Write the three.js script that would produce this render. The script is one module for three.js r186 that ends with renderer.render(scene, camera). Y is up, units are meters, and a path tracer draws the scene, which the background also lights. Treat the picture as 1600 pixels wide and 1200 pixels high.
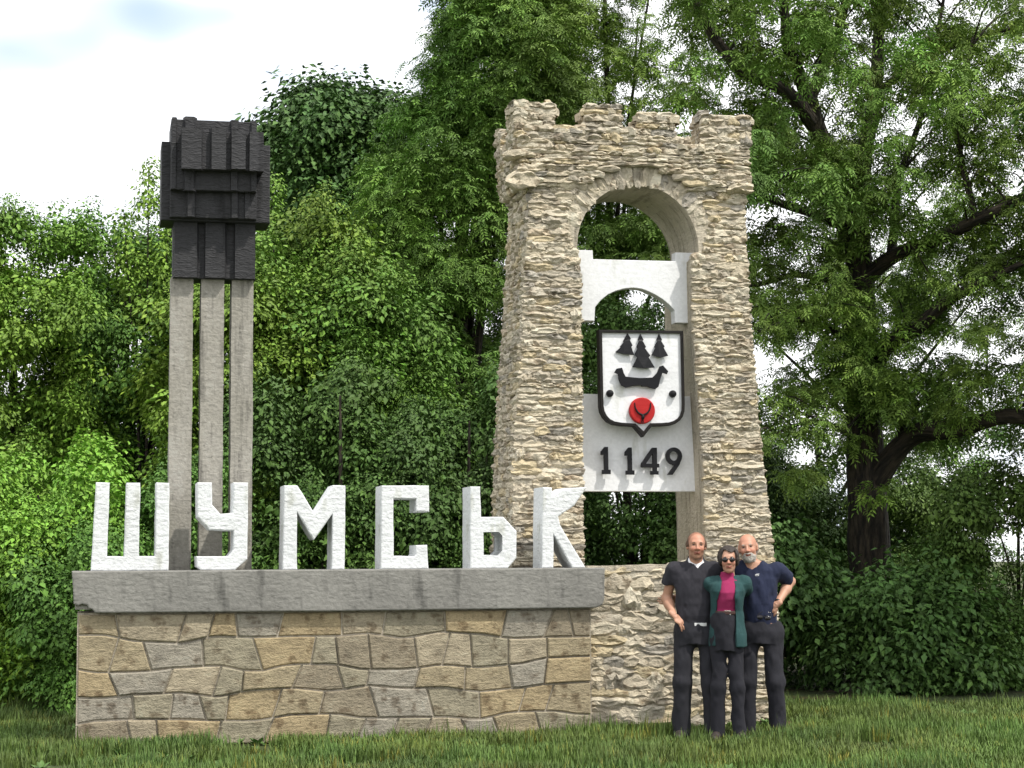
import * as THREE from 'three';
import { mergeGeometries, mergeVertices, toCreasedNormals } from 'three/addons/utils/BufferGeometryUtils.js';

// ---------------------------------------------------------------- camera, sky, sun, exposure
const scene = new THREE.Scene();
const camera = new THREE.PerspectiveCamera(22.62, 4 / 3, 0.1, 1500);
camera.position.set(0, 1.6, 0);
camera.rotation.order = 'YXZ';
camera.rotation.set(5.05 * Math.PI / 180, 0, -0.3 * Math.PI / 180);
const renderer = new THREE.WebGLRenderer({ antialias: true });
renderer.setSize(1024, 768);
renderer.toneMapping = THREE.LinearToneMapping;
renderer.toneMappingExposure = 1.08;
renderer.shadowMap.enabled = true;
const SUN = new THREE.Vector3(0.515, 1.0, 0.40).normalize();
const sun = new THREE.DirectionalLight(new THREE.Color().setRGB(1, 0.95, 0.86), 3.7);
sun.position.copy(SUN).multiplyScalar(60).add(new THREE.Vector3(0, 0, -18));
sun.target.position.set(0, 0, -18);
sun.castShadow = true; sun.shadow.radius = 2.5;
Object.assign(sun.shadow.camera, { left: -18, right: 18, top: 18, bottom: -18, near: 1, far: 140 });
sun.shadow.mapSize.set(2048, 2048);
scene.add(sun, sun.target);

// ---------------------------------------------------------------- random numbers and noise
function rng(seed) { let s = seed | 0; return () => { s = (s + 0x6d2b79f5) | 0; let t = Math.imul(s ^ (s >>> 15), 1 | s); t = (t + Math.imul(t ^ (t >>> 7), 61 | t)) ^ t; return ((t ^ (t >>> 14)) >>> 0) / 4294967296; }; }
const hash = (x, y, z) => { let h = Math.imul(x, 374761393) ^ Math.imul(y, 668265263) ^ Math.imul(z, 1274126177); h = Math.imul(h ^ (h >>> 13), 1274126177); return ((h ^ (h >>> 16)) >>> 0) / 4294967296; };
const sm = t => t * t * (3 - 2 * t), lerp = (a, b, t) => a + (b - a) * t, clamp = (v, a, b) => Math.min(b, Math.max(a, v));
function noise3(x, y, z) {
  const X = Math.floor(x), Y = Math.floor(y), Z = Math.floor(z), u = sm(x - X), v = sm(y - Y), w = sm(z - Z), c = (i, j, k) => hash(X + i, Y + j, Z + k);
  return lerp(lerp(lerp(c(0, 0, 0), c(1, 0, 0), u), lerp(c(0, 1, 0), c(1, 1, 0), u), v), lerp(lerp(c(0, 0, 1), c(1, 0, 1), u), lerp(c(0, 1, 1), c(1, 1, 1), u), v), w);
}
const fbm3 = (x, y, z, o = 4) => { let s = 0, a = 0.5, n = 0; for (let i = 0; i < o; i++) { s += a * noise3(x, y, z); n += a; x *= 2.03; y *= 2.03; z *= 2.03; a *= 0.5; } return s / n; };
function pnoise(x, y, px, py, seed) { // tileable 2-D noise with period px, py
  const X = Math.floor(x), Y = Math.floor(y), u = sm(x - X), v = sm(y - Y), m = (a, p) => ((a % p) + p) % p, c = (i, j) => hash(m(X + i, px), m(Y + j, py), seed);
  return lerp(lerp(c(0, 0), c(1, 0), u), lerp(c(0, 1), c(1, 1), u), v);
}
const pf = (u, v, fx, fy, seed, o = 4) => { let s = 0, a = 0.5, n = 0; for (let i = 0; i < o; i++) { s += a * pnoise(u * fx, v * fy, fx, fy, seed + i); n += a; fx *= 2; fy *= 2; a *= 0.55; } return s / n; };

// ---------------------------------------------------------------- sky: bright broken cloud with pale blue gaps
{
  const W = 1024, H = 512, d = new Float32Array(W * H * 4);
  const dirOf = (px, py) => new THREE.Vector3((px - 800) / 3000, -(py - 600) / 3000, -1).applyEuler(camera.rotation).normalize();
  const gaps = [[dirOf(40, 72), 0.020], [dirOf(85, 62), 0.012], [dirOf(425, 118), 0.017], [dirOf(540, 100), 0.012], [dirOf(690, 5), 0.022]];
  for (let j = 0; j < H; j++) for (let i = 0; i < W; i++) {
    const phi = ((i + 0.5) / W) * 2 * Math.PI, el = ((j + 0.5) / H - 0.5) * Math.PI;
    const y = Math.sin(el), x = -Math.cos(phi) * Math.cos(el), z = -Math.sin(phi) * Math.cos(el);
    const k = 1 / (Math.max(y, 0) + 0.28);
    let c = fbm3(x * k * 1.6 + 7, y * 3 + 3, z * k * 1.6 + 11, 6);
    let cover = sm(clamp((c - 0.20) / 0.13, 0, 1));
    const fine = fbm3(x * 30, y * 60, z * 30, 4);
    for (const [g, r] of gaps) { const dx = x - g.x, dy = (y - g.y) * 1.9, dz = z - g.z, q = Math.sqrt(dx * dx + dy * dy + dz * dz) / r; cover = Math.min(cover, 1 - 0.75 * Math.exp(-q * q) * clamp(fine * 2.4 - 0.35, 0, 1)); }
    const b = y < 0 ? 0 : y, blue = [lerp(0.62, 0.30, sm(clamp(b * 1.4, 0, 1))), lerp(0.78, 0.50, sm(clamp(b * 1.4, 0, 1))), lerp(0.97, 0.95, b)];
    const br = 1.32 + 0.30 * fbm3(x * k * 4 + 2, y * 6, z * k * 4 + 5, 5);
    const o = (j * W + i) * 4;
    for (let q = 0; q < 3; q++) d[o + q] = lerp(blue[q], br * [0.985, 0.995, 1.01][q], cover);
    d[o + 3] = 1;
  }
  const sky = new THREE.DataTexture(d, W, H, THREE.RGBAFormat, THREE.FloatType);
  sky.mapping = THREE.EquirectangularReflectionMapping; sky.magFilter = THREE.LinearFilter; sky.minFilter = THREE.LinearFilter; sky.needsUpdate = true;
  scene.background = sky; scene.environment = sky;
}

// ---------------------------------------------------------------- textures and materials
function tex(n, fn, srgb, tile) {
  const d = new Uint8Array(n * n * 4);
  for (let j = 0; j < n; j++) for (let i = 0; i < n; i++) { const c = fn((i + 0.5) / n, (j + 0.5) / n), o = (j * n + i) * 4; for (let q = 0; q < 3; q++) d[o + q] = clamp((Array.isArray(c) ? c[q] : c) * 255, 0, 255); d[o + 3] = 255; }
  const t = new THREE.DataTexture(d, n, n); t.wrapS = t.wrapT = THREE.RepeatWrapping; t.magFilter = THREE.LinearFilter; t.minFilter = THREE.LinearMipmapLinearFilter; t.generateMipmaps = true;
  if (srgb) t.colorSpace = THREE.SRGBColorSpace; t.repeat.set(1 / tile, 1 / tile); t.needsUpdate = true; return t;
}
const grey = (v, tint = [1, 1, 1]) => tint.map(t => v * t);
const stuccoBump = tex(512, (u, v) => { const a = pf(u, v, 24, 24, 11, 4), b = pf(u + 0.15 * pf(u, v, 6, 6, 3, 2), v, 10, 30, 17, 3); return 0.55 * a + 0.45 * Math.pow(b, 1.3); }, false, 0.62);
const roughBump = tex(512, (u, v) => { const w = 0.06 * pf(u, v, 8, 8, 5, 2); const a = pf(u, v + w, 7, 34, 23, 3), b = pf(u, v, 50, 50, 9, 3); return clamp(0.72 * Math.abs(a - 0.5) * 3 + 0.28 * b, 0, 1); }, false, 0.55);
const rockBump = tex(512, (u, v) => { const w = 0.1 * pf(u, v, 5, 5, 31, 3); const a = pf(u, v + w, 8, 20, 37, 5), b = pf(u, v, 40, 60, 41, 3); return 0.65 * a + 0.35 * b; }, false, 0.33);
const rockMap = tex(512, (u, v) => { const a = pf(u, v, 6, 12, 51, 5), b = pf(u, v, 50, 50, 53, 3), s = pf(u, v, 9, 9, 57, 4); let k = 0.93 + 0.30 * (a - 0.5) + 0.20 * (b - 0.5); const st = clamp((s - 0.60) * 6, 0, 1) * 0.30; return [k * (1 - st * 0.9), k * (1 - st) * 0.985, k * (1 - st * 1.1) * 0.97]; }, true, 0.8);
const paintMap = tex(512, (u, v) => { const a = pf(u, v, 4, 4, 61, 5), b = pf(u, v, 60, 60, 63, 2), s = pf(u, v, 14, 5, 65, 4); const st = clamp((s - 0.64) * 5, 0, 1) * 0.12; const k = 0.95 + 0.07 * (a - 0.5) + 0.06 * (b - 0.5) - st; return [k, k, k * (1 - st * 0.3)]; }, true, 1.3);
const greyMap = tex(512, (u, v) => { const a = pf(u, v, 3, 3, 71, 5), b = pf(u, v, 70, 70, 73, 2), s = pf(u, v, 20, 4, 75, 4); const st = clamp((s - 0.6) * 4, 0, 1) * 0.22; const k = 0.93 + 0.20 * (a - 0.5) + 0.14 * (b - 0.5) - st; return [k, k, k]; }, true, 1.7);
const concMap = tex(512, (u, v) => { const a = pf(u, v, 5, 2, 81, 5), b = pf(u, v, 60, 60, 83, 3), s = pf(u, v, 26, 3, 85, 4), p = pf(u, v, 34, 34, 87, 2); const st = clamp((s - 0.54) * 3, 0, 1) * 0.26 + clamp((p - 0.76) * 6, 0, 1) * 0.16; const k = 0.94 + 0.26 * (a - 0.5) + 0.20 * (b - 0.5) - st; return [k, k * 0.99, k * (0.96 + 0.04 * a)]; }, true, 1.15);
const barkMap = tex(256, (u, v) => { const a = pf(u, v, 24, 5, 91, 4), b = pf(u, v, 6, 6, 93, 3); const k = 0.45 + 0.9 * (a - 0.35) + 0.25 * (b - 0.5); return [k, k * 0.96, k * 0.88]; }, true, 0.7);
const barkBump = tex(256, (u, v) => Math.pow(pf(u, v, 24, 5, 91, 4), 1.4), false, 0.7);
const clothBump = tex(256, (u, v) => 0.5 + 0.25 * Math.sin(u * 6.2832 * 64) * Math.sin(v * 6.2832 * 64) + 0.5 * (pf(u, v, 20, 20, 95, 3) - 0.5), false, 0.2);
const groundMap = tex(512, (u, v) => { const a = pf(u, v, 6, 6, 101, 6), b = pf(u, v, 60, 60, 103, 3), k = 0.7 + 0.5 * (b - 0.5), e = clamp((a - 0.55) * 5, 0, 1); return [k * lerp(0.62, 0.9, e), k * lerp(0.78, 0.8, e), k * lerp(0.42, 0.58, e)]; }, true, 4);

const C = (r, g, b) => new THREE.Color().setRGB(r, g, b);
const phys = (o) => new THREE.MeshPhysicalMaterial({ roughness: 0.9, specularIntensity: 0.35, ...o });
const std = (o) => new THREE.MeshStandardMaterial({ roughness: 0.9, ...o });
const M = {
  white: std({ color: C(0.74, 0.76, 0.775), map: paintMap, bumpMap: stuccoBump, bumpScale: 0.010, roughness: 0.75 }),
  smoothWhite: std({ color: C(0.81, 0.82, 0.84), map: paintMap, bumpMap: stuccoBump, bumpScale: 0.003, roughness: 0.7 }),
  slab: std({ color: C(0.245, 0.239, 0.220), map: greyMap, bumpMap: stuccoBump, bumpScale: 0.008, roughness: 0.85 }),
  black: phys({ color: C(0.047, 0.047, 0.051), map: greyMap, bumpMap: roughBump, bumpScale: 0.006, roughness: 0.62 }),
  blackPaint: phys({ color: C(0.010, 0.010, 0.012), bumpMap: stuccoBump, bumpScale: 0.002, roughness: 0.45 }),
  frame: phys({ color: C(0.016, 0.014, 0.013), map: greyMap, bumpMap: stuccoBump, bumpScale: 0.003, roughness: 0.55 }),
  red: phys({ color: C(0.44, 0.022, 0.022), map: paintMap, bumpMap: stuccoBump, bumpScale: 0.003, roughness: 0.5 }),
  pillar: std({ color: C(0.315, 0.305, 0.272), map: concMap, bumpMap: stuccoBump, bumpScale: 0.008 }),
  mortar: std({ color: C(0.50, 0.455, 0.365), map: concMap, bumpMap: rockBump, bumpScale: 0.012 }),
  plinthMortar: std({ color: C(0.40, 0.36, 0.29), map: concMap, bumpMap: rockBump, bumpScale: 0.01 }),
  bark: std({ color: C(0.085, 0.072, 0.058), map: barkMap, bumpMap: barkBump, bumpScale: 0.03 }),
  ground: std({ color: C(0.25, 0.225, 0.135), map: groundMap, bumpMap: rockBump, bumpScale: 0.01 }),
};
const stoneTones = [[0.59, 0.535, 0.415], [0.53, 0.48, 0.38], [0.61, 0.565, 0.455], [0.46, 0.425, 0.35], [0.58, 0.505, 0.345], [0.39, 0.37, 0.325], [0.64, 0.60, 0.49], [0.52, 0.45, 0.34]];
const toneWeights = [0.24, 0.20, 0.19, 0.13, 0.08, 0.06, 0.08, 0.02];
const stoneMats = stoneTones.map(t => std({ color: C(...t), map: rockMap, bumpMap: rockBump, bumpScale: 0.016 }));
const stuffStone = std({ vertexColors: true, map: rockMap, bumpMap: rockBump, bumpScale: 0.016 });
const pickTone = r => { let q = r(), i = 0; while (i < 7 && (q -= toneWeights[i]) > 0) i++; return i; };

// ---------------------------------------------------------------- helpers
const TH = 12 * Math.PI / 180, ct = Math.cos(TH), st = Math.sin(TH);
const used = new Map();
function numbered(n) { const k = used.get(n) ?? 0; used.set(n, k + 1); return k ? n + '_' + String(k).padStart(3, '0') : n; }
const monument = (x, y, z) => new THREE.Vector3(ct * x + st * z, y, -17 - st * x + ct * z); // metres along, up and out of the monument's front
function thing(name, label, category, pos, turn = 0, group) {
  const o = new THREE.Group(); o.name = numbered(name); o.position.copy(pos); o.rotation.y = turn;
  o.userData = { label, category }; if (group) o.userData.group = group; scene.add(o); return o;
}
function part(name, geo, mat, parent, kind) {
  const m = new THREE.Mesh(geo, mat); m.name = name; m.castShadow = m.receiveShadow = true; if (kind) m.userData.kind = kind; parent.add(m); return m;
}
function metreUV(g) { // uv in metres, by the way each face points
  if (g.index) g = g.toNonIndexed();
  const p = g.attributes.position, uv = new Float32Array(p.count * 2), a = new THREE.Vector3(), b = new THREE.Vector3(), c = new THREE.Vector3(), n = new THREE.Vector3();
  for (let i = 0; i < p.count; i += 3) {
    a.fromBufferAttribute(p, i); b.fromBufferAttribute(p, i + 1); c.fromBufferAttribute(p, i + 2);
    n.copy(b).sub(a).cross(c.clone().sub(a)); const x = Math.abs(n.x), y = Math.abs(n.y), z = Math.abs(n.z);
    [a, b, c].forEach((v, k) => { const o = (i + k) * 2; if (z >= x && z >= y) { uv[o] = v.x; uv[o + 1] = v.y; } else if (x >= y) { uv[o] = v.z; uv[o + 1] = v.y; } else { uv[o] = v.x; uv[o + 1] = v.z; } });
  }
  g.setAttribute('uv', new THREE.BufferAttribute(uv, 2)); return g;
}
function poly(pts, holes = []) { const s = new THREE.Shape(pts.map(p => new THREE.Vector2(...p))); for (const h of holes) s.holes.push(new THREE.Path(h.map(p => new THREE.Vector2(...p)))); return s; }
// a slab with outline pts, its front face at z, its depth going back; chamfered edges
function plate(pts, z, depth, bevel = 0.008, holes = [], seg = 2) {
  const g = new THREE.ExtrudeGeometry(poly(pts, holes), { depth: depth - 2 * bevel, bevelEnabled: bevel > 0, bevelSize: bevel, bevelThickness: bevel, bevelOffset: -bevel, bevelSegments: seg, curveSegments: 12 });
  g.translate(0, 0, z - depth + bevel); return metreUV(g);
}
function boxG(x0, x1, y0, y1, z0, z1, bevel = 0.012) { return plate([[x0, y0], [x1, y0], [x1, y1], [x0, y1]], z1, z1 - z0, bevel); }
function rough(g, amp, freq, seed = 0) { // uneven, hand-made surface: moves vertices, keeps seams closed
  const p = g.attributes.position;
  for (let i = 0; i < p.count; i++) { const x = p.getX(i), y = p.getY(i), z = p.getZ(i), q = k => (fbm3(x * freq + k + seed, y * freq + 2 * k, z * freq + 5 * k, 3) - 0.5) * 2 * amp; p.setXYZ(i, x + q(3), y + q(17), z + q(31)); }
  return g;
}
function tube(points, radii, seg = 10, radial = 9, bump = 0.12, seed = 1) { // tapered limb
  const cv = new THREE.CatmullRomCurve3(points.map(p => new THREE.Vector3(...p))), n = seg, pos = [], uv = [], idx = [];
  const fr = cv.computeFrenetFrames(n, false), len = cv.getLength();
  for (let i = 0; i <= n; i++) {
    const t = i / n, c = cv.getPointAt(t), f = t * (radii.length - 1), k = Math.min(radii.length - 2, Math.floor(f)), r = lerp(radii[k], radii[k + 1], f - k);
    for (let j = 0; j <= radial; j++) {
      const a = (j % radial) / radial * Math.PI * 2, rr = r * (1 + bump * (noise3(Math.cos(a) * 1.7 + seed, Math.sin(a) * 1.7, t * len * 2.2) - 0.5) * 2);
      const d = fr.normals[i].clone().multiplyScalar(Math.cos(a) * rr).addScaledVector(fr.binormals[i], Math.sin(a) * rr);
      pos.push(c.x + d.x, c.y + d.y, c.z + d.z); uv.push(j / radial * r * 6, t * len);
      if (i < n && j < radial) { const q = i * (radial + 1) + j; idx.push(q, q + radial + 1, q + 1, q + 1, q + radial + 1, q + radial + 2); }
    }
  }
  const g = new THREE.BufferGeometry(); g.setAttribute('position', new THREE.Float32BufferAttribute(pos, 3)); g.setAttribute('uv', new THREE.Float32BufferAttribute(uv, 2)); g.setIndex(idx); g.computeVertexNormals(); return g;
}

// ---------------------------------------------------------------- ground
{
  const g = new THREE.PlaneGeometry(600, 600, 60, 60); g.rotateX(-Math.PI / 2);
  const uv = g.attributes.uv, p = g.attributes.position; for (let i = 0; i < uv.count; i++) uv.setXY(i, p.getX(i), p.getZ(i));
  const m = part('ground', g, M.ground, scene); m.userData.kind = 'structure';
}

// ---------------------------------------------------------------- the plinth: rendered slab on a stone-faced base
{
  const gx = -1.49, gz = -0.2, o = thing('plinth', 'long grey rendered slab on a stone faced base carrying the white letters', 'plinth', monument(gx, 0, gz), TH);
  const off = g => g.translate(-gx, 0, -gz);
  const outline = [[-3.79, 1.472], [-3.775, 1.30], [-3.77, 1.20], [-3.735, 1.185], [-3.70, 1.198], [-3.66, 1.188], [-3.645, 1.160], [-3.62, 1.152], [-3.595, 1.124], [-2.6, 1.120], [-1.5, 1.117], [-0.4, 1.118], [0.70, 1.120], [0.748, 1.126], [0.79, 1.150], [0.806, 1.20], [0.812, 1.472]];
  part('slab', off(plate(outline, 0.1, 0.65, 0.012)), M.slab, o);
  part('slab_core', off(rough(new THREE.BoxGeometry(4.52, 0.30, 0.56, 60, 5, 6), 0.016, 9).translate(-1.495, 1.30, -0.225)), M.pillar, o);
  part('core', off(boxG(-3.74, 0.70, -0.05, 1.125, -0.53, 0.012, 0)), M.plinthMortar, o);
  const r = rng(5), rows = [0.0, 0.21, 0.44, 0.66, 0.90, 1.113], jag = (i, x) => (i === 0 || i === 5) ? rows[i] : rows[i] + (noise3(x * 3.1, i * 7.3, 1) - 0.5) * 0.11;
  const plinthMats = [[0.35, 0.30, 0.20], [0.31, 0.285, 0.21], [0.38, 0.335, 0.245], [0.28, 0.245, 0.18], [0.38, 0.31, 0.19], [0.33, 0.31, 0.26]].map(t => std({ color: C(...t), map: rockMap, bumpMap: rockBump, bumpScale: 0.013 }));
  for (let i = 0; i < 5; i++) {
    let x = -3.735, slant = 0;
    while (x < 0.69) {
      let w = 0.2 + r() * 0.34; if (x + w > 0.52) w = 0.695 - x;
      const s2 = x + w > 0.69 ? 0 : (r() - 0.5) * 0.09, gp = 0.007;
      const xa = x + gp, xb = x + w - gp, pts = [];
      for (const t of [0, 0.33, 0.66, 1]) { const q = lerp(xa + slant, xb + s2, t); pts.push([q, jag(i, q) + gp]); }
      for (const t of [1, 0.66, 0.33, 0]) { const q = lerp(xa - slant, xb - s2, t); pts.push([q, jag(i + 1, q) - gp]); }
      part('stone', off(plate(pts, 0.022 + r() * 0.026, 0.06, 0.010, [], 1)), plinthMats[Math.floor(r() * 6)], o);
      x += w; slant = s2;
    }
  }
}

// ---------------------------------------------------------------- the six letters
{
  const L = [
    ['Ш', [[-3.636, 1.47], [-3.603, 2.216], [-3.488, 2.216], [-3.502, 1.593], [-3.363, 1.592], [-3.349, 2.217], [-3.233, 2.217], [-3.239, 1.597], [-3.104, 1.596], [-3.1, 2.217], [-2.989, 2.218], [-2.991, 1.47]], [], 'white rendered letter with three uprights on a flat bar at the slab end'],
    ['У', [[-2.757, 2.218], [-2.634, 2.219], [-2.627, 2.027], [-2.556, 1.951], [-2.451, 1.96], [-2.449, 2.219], [-2.323, 2.219], [-2.324, 1.567], [-2.429, 1.472], [-2.60, 1.47], [-2.72, 1.472], [-2.755, 1.50], [-2.761, 1.589], [-2.486, 1.593], [-2.445, 1.644], [-2.446, 1.803], [-2.649, 1.817], [-2.751, 1.922]], [], 'white rendered letter shaped like a Y with a hooked tail, before the concrete posts'],
    ['М', [[-2.023, 1.47], [-2.016, 2.195], [-1.9, 2.195], [-1.75, 1.956], [-1.595, 2.196], [-1.482, 2.196], [-1.49, 1.47], [-1.603, 1.47], [-1.598, 1.95], [-1.753, 1.728], [-1.901, 1.96], [-1.898, 1.47]], [], 'white rendered letter M standing on the grey slab'],
    ['С', [[-1.173, 1.47], [-1.169, 2.197], [-0.746, 2.198], [-0.747, 1.965], [-0.863, 1.965], [-0.864, 2.080], [-1.06, 2.080], [-1.06, 1.583], [-0.880, 1.582], [-0.866, 1.600], [-0.870, 1.677], [-0.762, 1.681], [-0.752, 1.47]], [], 'white rendered square letter C standing on the grey slab'],
    ['Ь', [[-0.383, 1.47], [-0.381, 2.191], [-0.289, 2.191], [-0.282, 1.922], [-0.083, 1.922], [0.035, 1.799], [0.033, 1.563], [-0.047, 1.47]], [[[-0.277, 1.803], [-0.121, 1.802], [-0.084, 1.762], [-0.084, 1.622], [-0.133, 1.574], [-0.273, 1.575]]], 'white rendered letter like a lowercase b with an angular bowl, standing on the slab'],
    ['К', [[0.261, 1.47], [0.272, 2.188], [0.357, 2.185], [0.363, 2.111], [0.468, 2.178], [0.68, 2.189], [0.559, 2.021], [0.417, 1.924], [0.435, 1.85], [0.662, 1.47], [0.539, 1.47], [0.373, 1.768], [0.367, 1.47]], [], 'white rendered letter K on the slab in front of the stone tower'],
  ];
  L.forEach(([, pts, holes, label], i) => {
    const gx = pts.reduce((s, p) => s + p[0], 0) / pts.length, o = thing('concrete_letter', label, 'letter', monument(gx, 1.472, -0.19), TH, 'white letters of the town name');
    // cut long edges into short ones so that the outline can be made slightly uneven
    const fine = a => a.flatMap((p, k) => { const q = a[(k + 1) % a.length], n = Math.max(1, Math.round(Math.hypot(q[0] - p[0], q[1] - p[1]) / 0.07)); return Array.from({ length: n }, (_, j) => { const t = j / n, x = lerp(p[0], q[0], t), y = lerp(p[1], q[1], t), w = y < 1.49 ? 0 : 0.007; return [x + (noise3(x * 9, y * 9, i) - 0.5) * w, y + (noise3(x * 9, y * 9, i + 20) - 0.5) * w]; }); });
    part('letter_body', plate(fine(pts), 0, 0.38, 0.012, holes.map(fine), 2).translate(-gx, -1.471, 0.19), M.white, o);
  });
}

// ---------------------------------------------------------------- black relief on three concrete posts
{
  const gx = -2.61, gz = -0.69, o = thing('column_sculpture', 'black ribbed concrete relief carried on three tall weathered concrete posts', 'monument', monument(gx, 0, gz), TH);
  const off = g => g.translate(-gx, 0, -gz);
  for (const [a, b] of [[-2.979, -2.780], [-2.711, -2.507], [-2.440, -2.247]]) {
    const g = new THREE.BoxGeometry(b - a, 4.08, 0.24, 3, 40, 3).translate((a + b) / 2, 2.03, -0.69);
    part('post', off(metreUV(rough(g, 0.006, 6, a))), M.pillar, o);
  }
  // each tier: a block and the trapezoid ribs standing out from it
  const ribG = (x0, x1, y0, y1, zb, zf, taperL, taperR) => { const s = poly([[x0, -zb], [x1, -zb], [x1 - taperR, -zf], [x0 + taperL, -zf]].reverse()); const g = new THREE.ExtrudeGeometry(s, { depth: y1 - y0, bevelEnabled: true, bevelSize: 0.005, bevelThickness: 0.005, bevelOffset: -0.005, bevelSegments: 1 }); g.rotateX(-Math.PI / 2); g.scale(1, 1, 1); g.translate(0, y0, 0); return metreUV(g); };
  const fix = g => { g.computeVertexNormals(); return g; };
  const tier = (name, x0, x1, y0, y1, zf, ribs, ytop) => {
    const b = part(name, off(boxG(x0, x1, y0, y1, -0.86, zf, 0.008)), M.black, o);
    for (const [a, c, dz, tl, tr, ya, yb] of ribs) { const m = part('rib', off(fix(ribG2(a, c, ya ?? y0 + 0.004, yb ?? y1 + 0.006, zf - 0.03, zf + dz, tl, tr))), M.black, b); }
  };
  const ribG2 = (x0, x1, y0, y1, zb, zf, tl, tr) => {
    const P = [[x0, zb], [x1, zb], [x1 - tr, zf], [x0 + tl, zf]], v = [], q = (a, b, c, d) => v.push(...a, ...b, ...c, ...a, ...c, ...d);
    const lo = P.map(([x, z]) => [x, y0, z]), hi = P.map(([x, z]) => [x, y1, z]);
    for (let k = 0; k < 4; k++) { const n = (k + 1) % 4; q(lo[n], lo[k], hi[k], hi[n]); }
    q(lo[0], lo[1], lo[2], lo[3]); q(hi[3], hi[2], hi[1], hi[0]);
    const g = new THREE.BufferGeometry(); g.setAttribute('position', new THREE.Float32BufferAttribute(v, 3)); g.computeVertexNormals(); return metreUV(g);
  };
  tier('lower_block', -2.962, -2.234, 4.056, 4.62, -0.54, [[-2.958, -2.725, 0.05, 0.004, 0.03], [-2.69, -2.48, 0.055, 0.01, 0.03], [-2.43, -2.238, 0.05, 0.012, 0.004]]);
  tier('outer_block', -3.075, -2.116, 4.556, 5.262, -0.43, []);
  tier('third_tier', -3.000, -2.239, 4.575, 4.85, -0.37, [[-2.87, -2.765, 0.035, 0.025, 0.02], [-2.475, -2.38, 0.035, 0.015, 0.03], [-2.352, -2.285, 0.025, 0.01, 0.02]]);
  tier('second_tier', -2.997, -2.247, 4.806, 5.435, -0.285, [[-2.993, -2.945, 0.02, 0.004, 0.01, 4.81, 5.447], [-2.895, -2.77, 0.035, 0.02, 0.03, 4.795, 5.455], [-2.485, -2.40, 0.03, 0.012, 0.02], [-2.305, -2.25, 0.025, 0.01, 0.004]]);
  tier('front_tier', -2.905, -2.196, 4.978, 5.322, -0.20, [[-2.912, -2.72, 0.05, 0.004, 0.02, 4.968, 5.335], [-2.67, -2.515, 0.055, 0.02, 0.012, 4.972, 5.34], [-2.485, -2.345, 0.05, 0.008, 0.01], [-2.325, -2.192, 0.045, 0.006, 0.004, 4.970, 5.318]]);
}

// ---------------------------------------------------------------- rubble stones
const stoneShapes = [];
for (let k = 0; k < 28; k++) {
  const r = rng(900 + k), nx = 8, ny = 4, v = [], at = (i, j) => {
    const u = i / nx - 0.5, w = j / ny - 0.5, e = Math.max(Math.abs(u), Math.abs(w)) * 2;
    return [u, w, e];
  };
  const seed = k * 13.7, tilt = (r() - 0.4) * 0.5, ridge = r() * 6, P = [];
  for (let j = 0; j <= ny; j++) { P.push([]); for (let i = 0; i <= nx; i++) {
    const [u, w] = at(i, j), rd = 1 - 0.16 * Math.pow(Math.abs(u) * 2, 4) * Math.abs(w) * 2, wob = (fbm3(u * 3 + seed, w * 2.6, 1.5, 2) - 0.5);
    const edgeX = Math.pow(Math.abs(u) * 2, 3), edgeY = Math.pow(Math.abs(w) * 2, 3);
    const x = u * (1 - 0.1 * edgeY * noise3(seed, w * 3, 4)) + 0.13 * (noise3(u * 3.2 + seed, w * 3.2, 9) - 0.5), y = w * rd * (1 - 0.28 * edgeX * noise3(seed + 5, u * 3, 2)) + 0.36 * (noise3(u * 4.6 + seed, w * 2.8, 19) - 0.5);
    let z = 0.50 + 1.0 * wob + tilt * w * 1.6 + 0.34 * (noise3(u * 8 + seed, w * 6, 29) - 0.5) + 0.10 * Math.sin(w * 9 + ridge + u * 2);
    z -= 0.30 * edgeX + 0.34 * edgeY; P[j].push([x, y, z]);
  } }
  const tri = (a, b, c) => v.push(...a, ...b, ...c);
  for (let j = 0; j < ny; j++) for (let i = 0; i < nx; i++) { const a = P[j][i], b = P[j][i + 1], c = P[j + 1][i + 1], d = P[j + 1][i]; if ((i + j) & 1) { tri(a, b, c); tri(a, c, d); } else { tri(a, b, d); tri(b, c, d); } }
  const rim = []; for (let i = 0; i < nx; i++) rim.push(P[0][i]); for (let j = 0; j < ny; j++) rim.push(P[j][nx]); for (let i = nx; i > 0; i--) rim.push(P[ny][i]); for (let j = ny; j > 0; j--) rim.push(P[j][0]);
  rim.forEach((a, i) => { const b = rim[(i + 1) % rim.length], a2 = [a[0] * 0.94, a[1] * 0.94, -0.9], b2 = [b[0] * 0.94, b[1] * 0.94, -0.9]; tri(a, a2, b2); tri(a, b2, b); });
  const g = new THREE.BufferGeometry(); g.setAttribute('position', new THREE.Float32BufferAttribute(v, 3)); stoneShapes.push(g);
}
const shapePool = new Map(); // stones of nearly the same size share a geometry
function sizedStone(k, w, h, d) {
  const W = Math.round(w / 0.03) * 0.03, H = Math.round(h / 0.012) * 0.012, D = Math.round(d / 0.02) * 0.02, key = [k, W, H, D].join();
  if (!shapePool.has(key)) { const g = stoneShapes[k].clone().scale(W, H, D); const s = metreUV(toCreasedNormals(g, 0.5)); const uv = s.attributes.uv; for (let i = 0; i < uv.count; i++) uv.setXY(i, uv.getX(i) + k * 0.217, uv.getY(i) + k * 0.391); shapePool.set(key, s); }
  return shapePool.get(key);
}
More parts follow.
